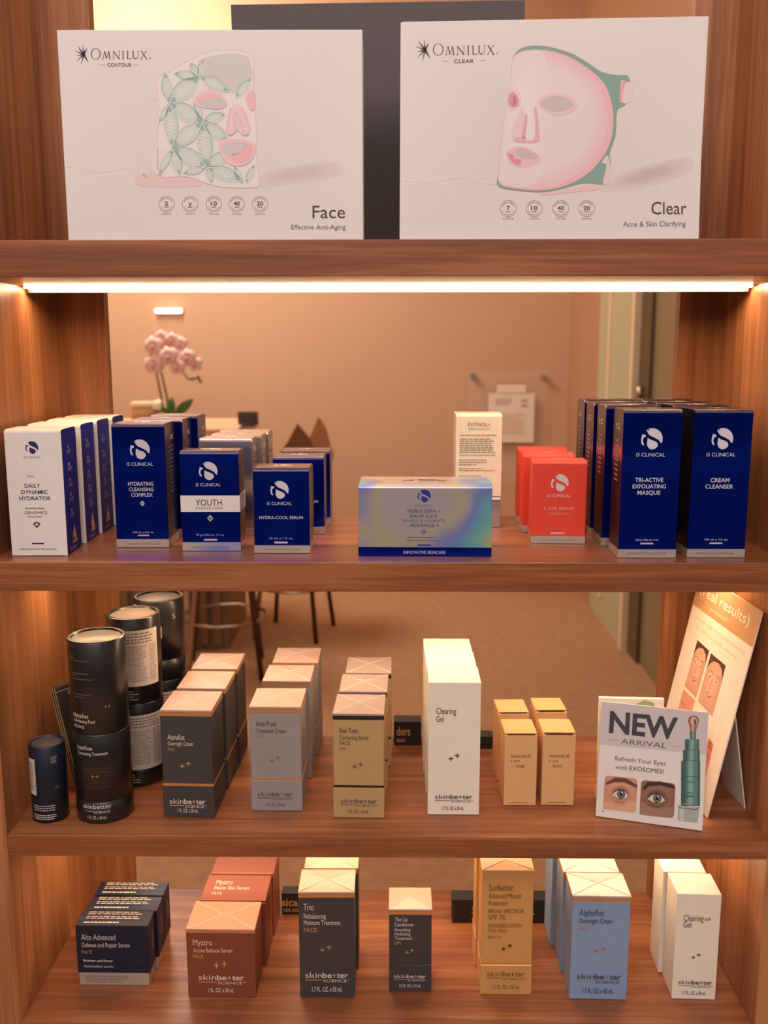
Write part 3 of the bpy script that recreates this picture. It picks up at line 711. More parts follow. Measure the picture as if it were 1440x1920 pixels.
M_RIDGE = mat('pale_fold_line', 'f3dccb', 0.4, 0.2)
PALE = 'ddd0c8'; GOLD = 'c8975a'; INKD = '5b5250'
def sidep(w, h, d, c, f=right, s=1):
    P = Print(f(w, h, d), 6); P.greek(0.3, 0.7, 0.45, 0.8, 8, c, seed=s, thick=0.25); P.text('++', 0.35, 0.65, 0.6, 0.03, c); return P
w_, h_, d_ = 0.0525, 0.1176, 0.0545
g = 'charcoal cartons with rose gold lids in front of the tubes'
p0 = skin_box('cream_carton', 'charcoal carton with rose gold lid and copper bands, front of its row beside the tubes', g, (-0.2045, 0.0380, zC), -2.0, w_, h_, d_, M_CHAR,
              skin_print(w_, h_, d_, [('AlphaRet', 0.13, 0.47, 0.722, 0.05, 0), ('Overnight Cream', 0.13, 0.63, 0.668, 0.038, 0), ('FACE', 0.13, 0.26, 0.615, 0.034, 1)], PALE, GOLD, (0.46, 0.49), (0.12, 0.83, 0.125, 0.05), (0.27, 0.68, 0.045, 0.033)),
              lid=M_LID, top_band=M_BANDG, low=0.0352, low_band=M_BANDG, side=sidep(w_, h_, d_, '5a4c44'))
row(p0, [(-0.2013, 0.1015, -1.5, 'charcoal carton with rose gold lid, middle of its row beside the tubes'), (-0.1987, 0.1650, -0.5, 'charcoal carton with coppery lid, rearmost of its row beside the tubes')], d_)
w_, h_, d_ = 0.0530, 0.1160, 0.0535
g = 'warm grey cartons with rose gold lids'
p0 = skin_box('cream_carton', 'warm grey carton with rose gold lid and copper bands, front of its row', g, (-0.1150, 0.0522, zC), -0.6, w_, h_, d_, M_GREY,
              skin_print(w_, h_, d_, [('InterFuse', 0.13, 0.52, 0.812, 0.05, 0), ('Treatment Cream', 0.13, 0.7, 0.75, 0.038, 0), ('FACE', 0.13, 0.27, 0.703, 0.032, 1)], INKD, 'b5815a', (0.48, 0.50), (0.12, 0.82, 0.142, 0.048), (0.28, 0.66, 0.045, 0.033), line_c=INKD),
              lid=M_LID, top_band=M_BANDG, low=0.0348, low_band=M_BANDG, side=sidep(w_, h_, d_, 'b9a898', s=3))
row(p0, [(-0.1120, 0.1290, -0.6, 'warm grey carton with rose gold lid, middle of its row'), (-0.1085, 0.1925, 0, 'warm grey carton with rose gold lid, rearmost of its row')], d_)
w_, h_, d_ = 0.0517, 0.1144, 0.0545
g = 'matte gold cartons with taupe lids'
p0 = skin_box('serum_carton', 'matte gold carton with taupe lid and dark bands, front of its row', g, (-0.0284, 0.0380, zC), -1.2, w_, h_, d_, M_GOLDC,
              skin_print(w_, h_, d_, [('Even Tone', 0.13, 0.48, 0.812, 0.05, 0), ('Correcting Serum', 0.13, 0.7, 0.75, 0.04, 0), ('FACE', 0.13, 0.33, 0.70, 0.034, 0), ('FACE', 0.13, 0.25, 0.655, 0.022, 0)], INKD, '6b5a40', (0.48, 0.505), (0.14, 0.86, 0.142, 0.045), (0.28, 0.7, 0.045, 0.033), line_c=INKD),
              lid=M_LIDT, top_band=M_BANDK, low=0.0340, low_band=M_BANDK, side=sidep(w_, h_, d_, '6b5a40', s=5))
row(p0, [(-0.0255, 0.1010, -0.8, 'matte gold carton with taupe lid, middle of its row'), (-0.0215, 0.1610, -0.3, 'matte gold carton with taupe lid, rearmost of its row')], d_)
w_, h_, d_ = 0.0535, 0.1444, 0.0485
g = 'plain white gel cartons on the tube shelf'
p0 = skin_box('gel_carton', 'tall plain white carton with two-line grey title, front of the middle row', g, (0.0698, 0.0448, zC), -0.3, w_, h_, d_, M_CREAM,
              skin_print(w_, h_, d_, [('Clearing', 0.15, 0.53, 0.77, 0.046, 0), ('Gel', 0.15, 0.29, 0.71, 0.046, 0)], INKD, '5b5250', (0.5, 0.445), (0.14, 0.86, 0.126, 0.036), (0.28, 0.7, 0.042, 0.026), line_c='7a7270', size_s='1.7 FL. OZ. e 50 mL'))
row(p0, [(0.0692, 0.0948, -0.2, 'tall plain white carton, middle of the three tall white ones'), (0.0686, 0.1440, 0, 'tall plain white carton, rearmost of the three tall white ones')], d_)
# tan cartons with loose tuck flaps
w_, h_, d_ = 0.0343, 0.0790, 0.042
def tan_box(label, fl, rz, g, lines, lift=0.0012):
    def flap(o):
        b_ = BM(); n = 8
        for k in range(n):
            y0 = -d_ / 2 + d_ * k / n; y1 = -d_ / 2 + d_ * (k + 1) / n
            za = h_ + lift * (1 - k / n); zb = h_ + lift * (1 - (k + 1) / n)
            vs = [b_.verts.new(p) for p in ((-w_ / 2 + 0.0004, y0 + (0.001 if k == 0 else 0), za), (w_ / 2 - 0.0004, y0 + (0.001 if k == 0 else 0), za), (w_ / 2 - 0.0004, y1, zb), (-w_ / 2 + 0.0004, y1, zb))]
            b_.faces.new(vs)
        bmesh.ops.remove_doubles(b_, verts=b_.verts, dist=1e-5)
        f = obj('tuck_flap', b_, M_KRAFT, o); md = f.modifiers.new('thick', 'SOLIDIFY'); md.thickness = 0.0007; md.offset = 1
        obj('gap_shade', boxm(-w_ / 2 + 0.003, w_ / 2 - 0.003, -d_ / 2 + 0.0003, -d_ / 2 + 0.002, h_ - 0.0006, h_ + 0.0004), M_SHAD, o)  # dark strip painted in for the shade under the raised flap
    P = Print(front(w_, h_, d_))
    for s, x0, x1, y, hh in lines: P.text(s, x0, x1, y, hh, '6b4a30')
    P.sec('base_lettering'); P.greek(0.2, 0.8, 0.03, 0.05, 1, '7d5836', seed=3)
    return skin_box('tan_carton', label, g, fl, rz, w_, h_, d_, M_KRAFT, P, more=flap)
M_SHAD = mat('slot_shade', '4a2c14', 0.8)
g = 'small tan cartons'
p1 = tan_box('small tan carton with slightly open top, front left of the group of four', (0.1415, 0.0658, zC), 0.3, g, [('InstantLift', 0.2, 0.82, 0.685, 0.05), ('Lips', 0.2, 0.48, 0.63, 0.03), ('PORE', 0.38, 0.62, 0.54, 0.042)])
p2 = tan_box('small tan carton with slightly open top, front right of the group of four', (0.1817, 0.0667, zC), -1.2, g, [('InstantLift', 0.22, 0.84, 0.685, 0.05), ('1 mL', 0.22, 0.5, 0.62, 0.03), ('FRONT', 0.32, 0.62, 0.54, 0.042)], 0.002)
dup(p1, (0.1403, 0.146, zC), R(1.5), 'small tan carton, back left of the group of four', g)
dup(p2, (0.1832, 0.151, zC), R(1.0), 'small tan carton, back right of the group of four', g)

# black sign blocks
def block(label, x0, x1, y, z, h, d, texts):
    o = thing('sign_block', label, 'sign', ((x0 + x1) / 2, y + d / 2, z))
    w = x1 - x0
    obj('body', boxm(-w / 2, w / 2, -d / 2, d / 2, 0, h), M_BLACK, o, bevel=0.0005)
    if texts:
        P = Print(front(w, h, d))
        for s, a, b, yy, hh in texts: P.text(s, a, b, yy, hh, 'b58a5e', bold=0.02)
        P.make('front_lettering', o)
    return o
block('black sign block with gold lettering between the gold and white carton rows', 0.0075, 0.0412, 0.2195, zC, 0.0305, 0.021, [('ders', 0.1, 0.6, 0.42, 0.36), ('est', 0.1, 0.42, 0.14, 0.2)])
block('low plain black block seen between the white and the tan cartons', 0.045, 0.1285, 0.2100, zC, 0.0155, 0.020, [])

# ------------------------------------------------------------------ round tubes
def tube_thing(label, x, y, z, r, h, m, lid_m, prints, group=None, seam=None, rz=0, name='round_tube'):
    o = thing(name, label, 'tube', (x, y, z), rz, group)
    rim = r * 0.86
    prof = [(0, 0), (r - 0.0006, 0), (r, 0.0006)]
    if seam: prof += [(r, seam - 0.0006), (r - 0.0006, seam - 0.0002), (r - 0.0006, seam + 0.0002), (r, seam + 0.0006)]
    prof += [(r, h - 0.0012), (r - 0.0008, h - 0.0002), (rim + 0.0008, h), (rim, h - 0.0006), (rim, h - 0.0045), (0, h - 0.0045)]
    obj('body', lathe(BM(), prof, 72), m, o)
    l = obj('lid', lathe(BM(), [(0, h - 0.0043), (rim - 0.0002, h - 0.0043), (rim - 0.0002, h - 0.0026), (rim - 0.0012, h - 0.0020), (0, h - 0.0020)], 60), lid_m, o)
    P = Print(lambda u, v, e: (u * r, v * r, h - 0.0020 + e)); P.text('+++', -0.12, 0.12, -0.02, 0.1, 'd9cfc4'); P.make('lid_print', l)
    if prints:
        P = Print(cyl(r)); prints(P); P.make('wrap_print', o)
    return o
rB, hB = 0.0290, 0.0962
def pr_a(P):
    P.sec('title_lettering')
    P.text('AlphaRet', -0.023, -0.003, 0.0175, 0.0048, PALE); P.text('Exfoliating Peel', -0.022, 0.003, 0.0125, 0.0034, PALE); P.text('FACE PADS', -0.022, -0.008, 0.0065, 0.0032, PALE)
    P.sec('plus_mark'); P.text('++', 0.013, 0.019, 0.027, 0.004, GOLD)
    for y, a, b in ((0.083, -0.024, -0.016), (0.080, -0.022, -0.015), (0.077, -0.026, 0.0), (0.064, -0.022, -0.001), (0.062, -0.021, -0.012), (0.058, -0.021, 0.004), (0.042, -0.02, 0.0), (0.039, -0.02, -0.007)):
        P.sec('gold_line#%d' % int(y / 0.018)); P.rect(a, y, b, y + 0.0005, '8c6a4e', 1, 8)
def pr_b(P):
    P.sec('title_lettering'); P.text('InterFuse', -0.0185, -0.001, 0.0800, 0.0046, PALE); P.text('Correcting Treatment', -0.0185, 0.014, 0.0745, 0.0036, PALE); P.sec('plus_mark'); P.text('++', -0.004, 0.004, 0.05, 0.004, GOLD)
    for y in (0.0600, 0.056, 0.04): P.rect(-0.012, y, 0.016, y + 0.0004, '5a4638', 1, 8)
    P.sec('brand_lettering'); P.text('skinbetter', -0.0150, 0.0150, 0.0165, 0.0052, PALE); P.rect(-0.014, 0.0135, -0.004, 0.0142, GOLD, 1, 4); P.text('SCIENCE', -0.003, 0.013, 0.0118, 0.0028, PALE); P.text('1 FL. OZ. e 30 mL', -0.0105, 0.0095, 0.0055, 0.0034, PALE)
def pr_c(s):
    def f(P):
        P.sec('label'); P.rect(-0.030, 0.020, 0.036, 0.083, 'd9cbbd', 0, 24); P.rect(-0.0085, 0.020, -0.0081, 0.083, '8f8276', 1)
        P.greek(-0.028, -0.010, 0.055, 0.08, 9, '8f8276', 1, seed=s, n=2); P.greek(-0.006, 0.034, 0.068, 0.081, 4, '7d7066', 1, seed=s + 1, n=3)
        P.greek(-0.006, 0.022, 0.025, 0.066, 17, '94877b', 1, seed=s + 2, n=2); P.greek(0.024, 0.034, 0.025, 0.066, 17, '94877b', 1, seed=s + 3)
        P.greek(-0.008, 0.010, 0.004, 0.016, 4, 'b9a99c', 1, seed=s + 4, ragged=0.5)
    return f
def pr_d(P):
    P.sec('sticker').rect(-0.003, 0.052, 0.009, 0.066, 'd0c2b2', 0, 4); P.sec('side_mark').text('S', 0.022, 0.026, 0.074, 0.006, 'b9a99c'); P.sec('lettering').text('nders', -0.004, 0.006, 0.016, 0.003, 'b9a99c')
    P.sec('label').rect(-0.034, 0.07, -0.022, 0.09, 'd9cbbd', 0, 6)
g = 'dark round tubes in three stacks of two'
def stack(x, y, fa, fb, l1, l2, s1=None):
    tube_thing(l1, x, y, zC, rB, hB, M_TUBE, M_TUBELID, fb, g, seam=hB * 0.24)
    tube_thing(l2, x, y, zC + hB + 0.0001, rB, hB, M_TUBE, M_TUBELID, fa, g, seam=s1)
stack(-0.2954, 0.0505, pr_a, pr_b, 'lower dark tube of the front stack beside the small navy tube', 'upper dark tube of the front stack, with title facing out')
stack(-0.2805, 0.1338, pr_c(1), pr_c(11), 'lower dark tube of the middle stack, with cream label', 'upper dark tube of the middle stack, with large cream label')
stack(-0.2695, 0.2055, pr_d, pr_c(21), 'lower dark tube of the rear stack, mostly hidden', 'upper dark tube of the rear stack, with a small square sticker', 0.025)
def pr_n(P):
    P.sec('label').rect(-0.0195, 0.030, -0.0072, 0.069, 'd8ccc4', 0, 8); P.line([(-0.0185, 0.031), (-0.008, 0.031), (-0.008, 0.068), (-0.0185, 0.068)], 0.0005, '2a2a30', 1); P.greek(-0.018, -0.009, 0.034, 0.065, 14, '5a5450', 1, seed=3)
    P.sec('side_lettering').greek(0.009, 0.016, 0.064, 0.072, 4, '9a948e', 1, seed=4); P.greek(0.012, 0.017, 0.036, 0.04, 2, '6a6660', 1, seed=5)
    P.sec('base_lettering').greek(-0.012, 0.013, 0.013, 0.020, 3, 'b9b2ac', 1, seed=6, ragged=0.1, n=2); P.greek(-0.013, 0.012, 0.0035, 0.010, 3, 'd0c8c2', 1, seed=7, ragged=0.1, n=2)
tube_thing('small slim navy tube with white label at the left end of its shelf', -0.3495, 0.0405, zC, 0.0182, 0.0823, M_TUBEN, M_TUBELIDN, pr_n)

# ------------------------------------------------------------------ cards and leaflets
def card(name, label, cat, loc, yaw, lean, w, h, t, m, prints=None, group=None, bevel=0.0003):
    o = thing(name, label, cat, loc, yaw, group, rx=0)
    o.rotation_mode = 'XYZ'
    o.matrix_world = Matrix.Translation(loc) @ Matrix.Rotation(yaw, 4, 'Z') @ Matrix.Rotation(-lean, 4, 'X')
    obj('panel', boxm(-w / 2, w / 2, 0, t, 0, h), m, o, bevel=bevel, seg=1)
    if prints:
        P = Print(lambda u, v, e: (-w / 2 + u * w, -e, v * h)); prints(P); P.make('front_print', o)
    return o
# leaning dark leaflets behind the tubes
M_CARDK = mat('leaflet_paper', 'b08d68', 0.6)
def pr_leaf(P):
    P.sec('cover_print'); P.rect(0, 0, 1, 1, '2e2926', 0); P.rect(0.0, 0.955, 1, 0.96, 'cbb79e', 1); P.text('BETTER', 0.25, 0.75, 0.9, 0.04, 'cbb79e'); P.text('SITYP', 0.2, 0.85, 0.72, 0.07, 'b98a62')
    P.rect(0.42, 0.5, 0.9, 0.66, 'c9b39a', 1); P.text('B.', 0.3, 0.45, 0.32, 0.06, 'cbb79e'); P.rect(0.4, 0.08, 0.9, 0.28, 'd9c6b0', 1); P.rect(0.05, 0.0, 0.95, 0.05, 'd9c6b0', 1)
g = 'dark leaflets leaning on the left side panel'
for k, lb in enumerate(('dark leaflet with pale print, front one of three leaning behind the tubes', 'dark leaflet, middle one of three leaning behind the tubes', 'dark leaflet, rear one of three leaning against the left side panel')):
    ya = R(59); nx, ny = -math.sin(ya), math.cos(ya)
    off = 0.0042 * k
    cx, cy = -0.3325 + math.cos(ya) * 0.024 + nx * off * 0.9, 0.0995 + math.sin(ya) * 0.024 + ny * off * 0.9
    card('leaflet', lb, 'leaflet', (cx, cy, zC + 0.0006), ya, R(16), 0.062, 0.1165, 0.0022, M_CARDK, pr_leaf, g)

# NEW ARRIVAL card
nq = homog([(112, 878), (930, 970), (70, 1760), (888, 1875)])
def eye(P, c, s, lids, iris, brow, skin2, tilt):
    x, y = c
    up_ = [(x - 110 * s, y + 10 * s), (x - 70 * s, y - 35 * s), (x - 20 * s, y - 55 * s), (x + 35 * s, y - 42 * s), (x + 80 * s, y + 20 * s)]
    lo_ = [(x + 60 * s, y + 38 * s), (x + 10 * s, y + 58 * s), (x - 45 * s, y + 45 * s), (x - 85 * s, y + 20 * s)]
    P.poly([(x - 150 * s, y + 20 * s), (x - 90 * s, y - 70 * s), (x, y - 95 * s), (x + 80 * s, y - 60 * s), (x + 120 * s, y + 40 * s), (x + 20 * s, y + 110 * s), (x - 90 * s, y + 85 * s)], skin2, 3)
    P.poly(up_ + lo_, 'd8cfc8', 4)
    P.ell(x - 3 * s, y, 42 * s, 50 * s, iris, 5); P.ring(x - 3 * s, y, 42 * s, 50 * s, 8 * s, '3a3430', 6); P.ell(x - 3 * s, y, 18 * s, 21 * s, '1c1614', 6); P.ell(x + 6 * s, y - 16 * s, 7 * s, 8 * s, 'f2eee8', 7)
    P.line(up_, 15 * s, '3a2620', 8, taper=True); P.line([(a, b - 26 * s) for a, b in up_], 7 * s, lids, 8, taper=True)
    P.line([up_[-1]] + lo_ + [up_[0]], 6 * s, lids, 7, taper=True); P.line([(a - 5 * s, b + 34 * s) for a, b in lo_], 5 * s, lids, 7, taper=True)
def rrect(x0, y0, x1, y1, sk, r, n=5):
    pts = []
    for cx, cy, a in ((x1 - r, y0 + r, -90), (x1 - r, y1 - r, 0), (x0 + r, y1 - r, 90), (x0 + r, y0 + r, 180)):
        for i in range(n + 1):
            t = R(a + 90 * i / n); pts.append((cx + r * math.cos(t), cy + r * math.sin(t)))
    return [(x - (y - y0) * 0.05, y + (x - x0) * sk) for x, y in pts]
def pr_new(P):
    P.frame(nq)
    sk = 0.11
    def T(s, x0, x1, y, h, c, bold=0.0, L=3):
        V, F, a = text_geo(s, bold)
        P._add([(x0 + (x1 - x0) * v[0] + 0.05 * h * v[1], y + (x1 - x0) * v[0] * sk - h * v[1]) for v in V], F, c, L)
    P.sec('headline'); P.poly([(112, 878), (930, 970), (914, 1290), (98, 1208)], 'cdc5c8', 0)
    T('NEW', 170, 690, 1113, 160, '3f4048', 0.03); T('ARRIVAL', 262, 612, 1202, 40, '6a6468')
    P.line([(168, 1172), (245, 1182)], 3, '8a8488', 2); P.line([(655, 1223), (722, 1231)], 3, '8a8488', 2)
    P.sec('slogan'); T('Refresh Your Eyes', 215, 606, 1330, 34, '6a6468'); T('with', 220, 312, 1396, 32, '6a6468'); T('EXOSOMES!', 330, 590, 1407, 34, '3c3a40', 0.0)
    P.sec('eye_photo#1'); P.soft(rrect(140, 1445, 392, 1705, 0.11, 30), 'c98f72', 'd8a588', 1); P.sec('eye_photo#2'); P.soft(rrect(420, 1482, 682, 1748, 0.11, 30), '86604f', '9c7362', 1)
    P.sec('eye_photo#1'); P.poly([(128, 1640), (250, 1690), (380, 1640), (374, 1735), (125, 1705)], 'd8a88c', 2); P.sec('eye_photo#2'); P.poly([(410, 1640), (500, 1700), (662, 1690), (662, 1775), (408, 1745)], 'a07a6a', 2)
    P.sec('eye_photo#1'); P.poly([(150, 1500), (220, 1462), (300, 1468), (388, 1520), (388, 1545), (290, 1500), (210, 1500), (150, 1520)], '6a4434', 3)
    P.sec('eye_photo#2'); P.poly([(430, 1540), (470, 1500), (560, 1492), (672, 1525), (672, 1550), (560, 1520), (480, 1530), (440, 1560)], '3e2a26', 3)
    P.sec('eye_photo#1'); eye(P, (268, 1590), 0.72, '9a6248', '7a7068', None, 'c78f72', 0); P.sec('eye_photo#2'); eye(P, (545, 1622), 0.74, '5a3e38', '7a746a', None, '85604f', 0)
    P.sec('corner_mark'); P.ell(127, 1722, 5, 6, '5a5458', 2); P.sec('product_picture')
    # pen shaped applicator picture
    P.poly([(772, 1030), (782, 1000), (815, 988), (848, 998), (858, 1030), (845, 1070), (836, 1110), (790, 1110), (785, 1070)], '9a6f60', 3)
    P.ell(818, 1035, 24, 34, 'd8b9a8', 4); P.ell(826, 1040, 10, 24, '7a5448', 5); P.rect(800, 1070, 818, 1108, 'c9a898', 4)
    TE, TD, TL = '5f8684', '3f615e', '86a8a4'
    segs = [(790, 834, 1110, 1170), (752, 858, 1172, 1255), (738, 864, 1255, 1335), (724, 868, 1335, 1680)]
    for x0, x1, y0, y1 in segs:
        P.rect(x0, y0, x1, y1, TE, 3); P.rect(x0, y0, x0 + (x1 - x0) * 0.25, y1, TD, 4); P.rect(x0 + (x1 - x0) * 0.38, y0, x0 + (x1 - x0) * 0.62, y1, TL, 4); P.rect(x1 - (x1 - x0) * 0.12, y0, x1, y1, TD, 4)
        P.rect(x0, y1 - 3, x1, y1, '35524f', 5)
    P.line([(722, 1475), (760, 1455), (840, 1458), (862, 1470)], 4, '2f4846', 6); P.rect(765, 1494, 820, 1500, '35524f', 6); P.text('eye', 770, 808, 1590, -26, '35524f', 6); P.rect(762, 1604, 818, 1612, '35524f', 6)
    P.rect(735, 1664, 830, 1670, 'b98a5a', 6); P.poly([(704, 1680), (866, 1690), (854, 1800), (840, 1810), (712, 1795), (700, 1785)], 'a9b0ac', 3); P.rect(715, 1690, 745, 1795, 'c4cac6', 4); P.line([(704, 1678), (720, 1696), (840, 1708), (862, 1692)], 6, '5a6664', 6)
nc = card('promo_card', 'white promotional card reading NEW ARRIVAL, propped at the right of its shelf', 'sign', (0.2678, 0.0272, zC + 0.0005), R(-16.6), R(10.2), 0.1054, 0.1194, 0.0030, M_WHITE, pr_new)
b_ = BM(); box(b_, -0.02, 0.02, 0.003, 0.0045, 0.0, 0.085)
st = obj('support_leg', b_, M_WHITE, nc); st.matrix_local = Matrix.Translation((0, 0.0, 0.088)) @ Matrix.Rotation(R(28), 4, 'X') @ Matrix.Translation((0, 0, -0.088))
card('folded_leaflet', 'cream folded leaflet with green print standing just behind the promotional card', 'leaflet', (0.2600, 0.0790, zC + 0.0003), R(-3), R(3), 0.068, 0.1125, 0.006, M_CREAM,
     lambda P: P.poly([(0.5, 0.93), (0.7, 0.99), (0.85, 0.96), (0.85, 0.93)], '9dae6a', 1))

# tall leaflet leaning on the right side panel
lq = homog([(1334.3, 1077.2), (1453.2, 1149.9), (1235.9, 1410.2), (1334.5, 1534.5)])
def pr_real(P):
    f = lambda x, y: lq(1180 + x / 3.492, 1090 + y / 3.492); P.frame(f)
    P.rect(0, 0, 1, 1, 'eadccb', 0) if False else None
    P.frame(lambda x, y: (x, y)); P.sec('header'); P.rect(0, 0.83, 1, 1, 'c89a6c', 0)
    V, F, a = text_geo('(real results)', 0.0)
    P._add([(0.08 + 0.8 * v[0], 0.905 + 0.05 * v[1]) for v in V], F, 'fbf2e4', 2); P.text('presented', 0.3, 0.58, 0.86, 0.018, 'f0dcc2')
    P.sec('subtitle'); P.text('BETTER SKIN IN THREE MONTHS', 0.1, 0.93, 0.775, 0.016, 'd8bfa6'); P.text('by clinical study results', 0.16, 0.84, 0.735, 0.016, 'd8bfa6')
    P.frame(f)
    def face(q, sx):
        P.sec('face_photo#%d' % sx)
        q = [Vector(k) for k in q]
        m = lambda u, v: tuple(q[0] * (1 - u) * (1 - v) + q[1] * u * (1 - v) + q[2] * (1 - u) * v + q[3] * u * v)
        P.soft([m(a, b) for a, b in ((0, 0), (0.5, 0), (1, 0), (1, 0.5), (1, 1), (0.5, 1), (0, 1), (0, 0.5))], 'c99880', 'e2b79c', 1)
        P.poly([m(a, b) for a, b in ((0, 0), (1, 0), (1, 0.34), (0.95, 0.22), (0.84, 0.12), (0.58, 0.06), (0.3, 0.09), (0.1, 0.19), (0, 0.32))], '5e3c2e', 2)
        for ex in (0.3, 0.72):
            P.line([m(ex - 0.16, 0.33), m(ex, 0.28), m(ex + 0.17, 0.33)], 5, '7a4f3c', 3, taper=True)
            P.poly([m(ex - 0.12, 0.4), m(ex, 0.365), m(ex + 0.12, 0.4), m(ex, 0.43)], 'efe0d2', 3); P.poly([m(ex - 0.04, 0.4), m(ex, 0.37), m(ex + 0.05, 0.4), m(ex, 0.428)], '3c2a22', 4)
        P.line([m(0.5, 0.38), m(0.47, 0.5), m(0.4, 0.57), m(0.5, 0.6), m(0.6, 0.57)], 4, 'b07a60', 3, taper=True)
        P.poly([m(0.3, 0.7), m(0.5, 0.67), m(0.72, 0.7), m(0.5, 0.79)], 'c4705e', 3); P.poly([m(0.38, 0.705), m(0.5, 0.695), m(0.64, 0.705), m(0.5, 0.73)], 'f4e6dc', 4)
        P.line([m(0.2, 0.62), m(0.22, 0.75)], 3, 'b98468', 3); P.line([m(0.82, 0.62), m(0.8, 0.75)], 3, 'b98468', 3)
    face([(508, 392), (586, 462), (412, 690), (488, 770)], 1); face([(598, 478), (697, 560), (500, 790), (596, 892)], 2)
    P.sec('face_photo#3'); P.poly([(404, 712), (480, 785), (458, 860), (362, 842)], 'd79a80', 1); P.line([(380, 790), (400, 800), (415, 830)], 5, 'b06a54', 2)
    P.sec('face_photo#4'); P.poly([(515, 965), (560, 1012), (500, 1180), (460, 1130)], 'cf8468', 1); P.sec('face_photo#5'); P.poly([(570, 1030), (600, 1075), (538, 1290), (500, 1215)], 'd98f76', 1)
    P.line([(582, 1050), (572, 1085), (584, 1110)], 7, '9a4a3c', 2); P.line([(560, 1130), (556, 1165)], 4, '9a4a3c', 2); P.line([(545, 1160), (525, 1190)], 4, '9a4a3c', 2)
lf = card('tall_leaflet', 'tall cream leaflet with tan header and face photos leaning on the right side panel', 'leaflet', (0.3262, 0.1206, zC + 0.0004), R(-86.5), R(11.2), 0.1632, 0.2246, 0.0016, M_CREAM, pr_real)
b_ = BM(); box(b_, -0.028, 0.028, 0.0018, 0.003, 0.0, 0.13)
st = obj('support_leg', b_, M_WHITE, lf); st.matrix_local = Matrix.Translation((0.035, 0, 0.130)) @ Matrix.Rotation(R(20.5), 4, 'X') @ Matrix.Translation((0, 0, -0.130))

# ------------------------------------------------------------------ bottom shelf
w_, h_, d_ = 0.0795, 0.0722, 0.0275
NVL = 'cfc6c0'
P = Print(front(w_, h_, d_), 6).sec('title_lettering')
P.text('Alto Advanced', 0.08, 0.55, 0.765, 0.098, NVL).text('Defense and Repair Serum', 0.08, 0.74, 0.645, 0.075, NVL).text('FACE', 0.08, 0.215, 0.535, 0.058, 'b08a62').text('Brighter and firmer', 0.09, 0.5, 0.40, 0.04, NVL, bold=0.02).text('Antioxidant serum', 0.09, 0.5, 0.305, 0.045, NVL)
P.sec('corner_mark'); P.rect(0.83, 0.43, 0.92, 0.436, '4a4a58', 1); P.sec('base_lettering'); P.greek(0.1, 0.72, 0.045, 0.175, 3, '857a78', seed=4, thick=0.3)
def alto_top(o):
    T_ = Print(topf(w_, h_, d_), 4); T_.greek(0.1, 0.9, 0.68, 0.92, 2, 'b4a89e', seed=6, ragged=0.15, thick=0.5); T_.greek(0.1, 0.86, 0.38, 0.62, 2, 'b4a89e', seed=7, thick=0.45); T_.greek(0.1, 0.62, 0.1, 0.24, 1, 'c8bcb0', seed=8, ragged=0.3, thick=0.6); T_.make('top_print', o)
    obj('base', boxm(-w_ / 2 + 0.0012, w_ / 2 - 0.0012, -d_ / 2 + 0.0004, d_ / 2 - 0.0004, 0, 0.0150), mat('champagne_base', 'bfae9c', 0.4, 0.4), o, bevel=0.0003, seg=1)
def alto(label, fl):
    o = thing('serum_carton', label, 'box', (fl[0], fl[1] + d_ / 2, fl[2]), R(-0.3), 'midnight navy cartons at the left of the bottom shelf')
    obj('cover', boxm(-w_ / 2, w_ / 2, -d_ / 2, d_ / 2, 0.0148, h_), M_NAVY, o, bevel=0.0004, seg=1)
    P.make('front_print', o); alto_top(o)
    sp = Print(right(w_, h_, d_), 4); sp.text('SERUM', 0.4, 0.62, 0.5, 0.3, 'a0948c', aspect=0.5); sp.make('side_print', o); return o
p0 = alto('wide navy carton with champagne base, front of the bottom left row', (-0.2993, 0.0597, zD))
row(p0, [(-0.2965, 0.0880, -0.3, 'wide navy carton, middle of the bottom left row'), (-0.2965, 0.1180, -0.3, 'wide navy carton, rearmost of the bottom left row')], d_)

w_, h_, d_ = 0.0735, 0.0802, 0.0515
CO = 'f0cdb8'
g = 'copper cartons on the bottom shelf'
def myst(label, y, x, lid, ptop):
    P = skin_print(w_, h_, d_, [('Mystro', 0.1, 0.38, 0.77, 0.088, 0), ('Active Balance Serum', 0.1, 0.67, 0.665, 0.062, 0), ('FACE', 0.1, 0.24, 0.58, 0.055, 1)], CO, 'e0a860', (0.49, 0.485), (0.16, 0.83, 0.255, 0.085), (0.3, 0.68, 0.075, 0.06))
    o = thing('serum_carton', label, 'box', (x, y + d_ / 2, zD), R(-0.4), g)
    obj('body', boxm(-w_ / 2, w_ / 2, -d_ / 2, d_ / 2, 0, h_ - 0.003), M_COPPER, o, bevel=0.0004, seg=1)
    P.make('front_print', o)
    l = obj('lid', boxm(-w_ / 2 - 0.0003, w_ / 2 + 0.0003, -d_ / 2 - 0.0003, d_ / 2 + 0.0003, h_ - 0.003, h_), lid, o, bevel=0.0005)
    obj('band', boxm(-w_ / 2 - 0.0002, w_ / 2 + 0.0002, -d_ / 2 - 0.0006, d_ / 2 + 0.0002, h_ - 0.0042, h_ - 0.0029), M_BANDG, o)
    T_ = Print(topf(w_, h_, d_), 1); ptop(T_); T_.make('lid_print', l)
    return o
def xtop(T_):
    for a, b in (((0.02, 0.98), (0.42, 0.58)), ((0.98, 0.98), (0.6, 0.58)), ((0.02, 0.02), (0.42, 0.45)), ((0.98, 0.02), (0.6, 0.45))): T_.line([a, b], 0.012, 'f3c9ae', 2)
    T_.ring(0.5, 0.53, 0.09, 0.05, 0.012, 'f3c9ae', 2)
myst('copper carton with pale folded lid, front of its row on the bottom shelf', 0.0420, -0.1773, M_COPL, xtop)
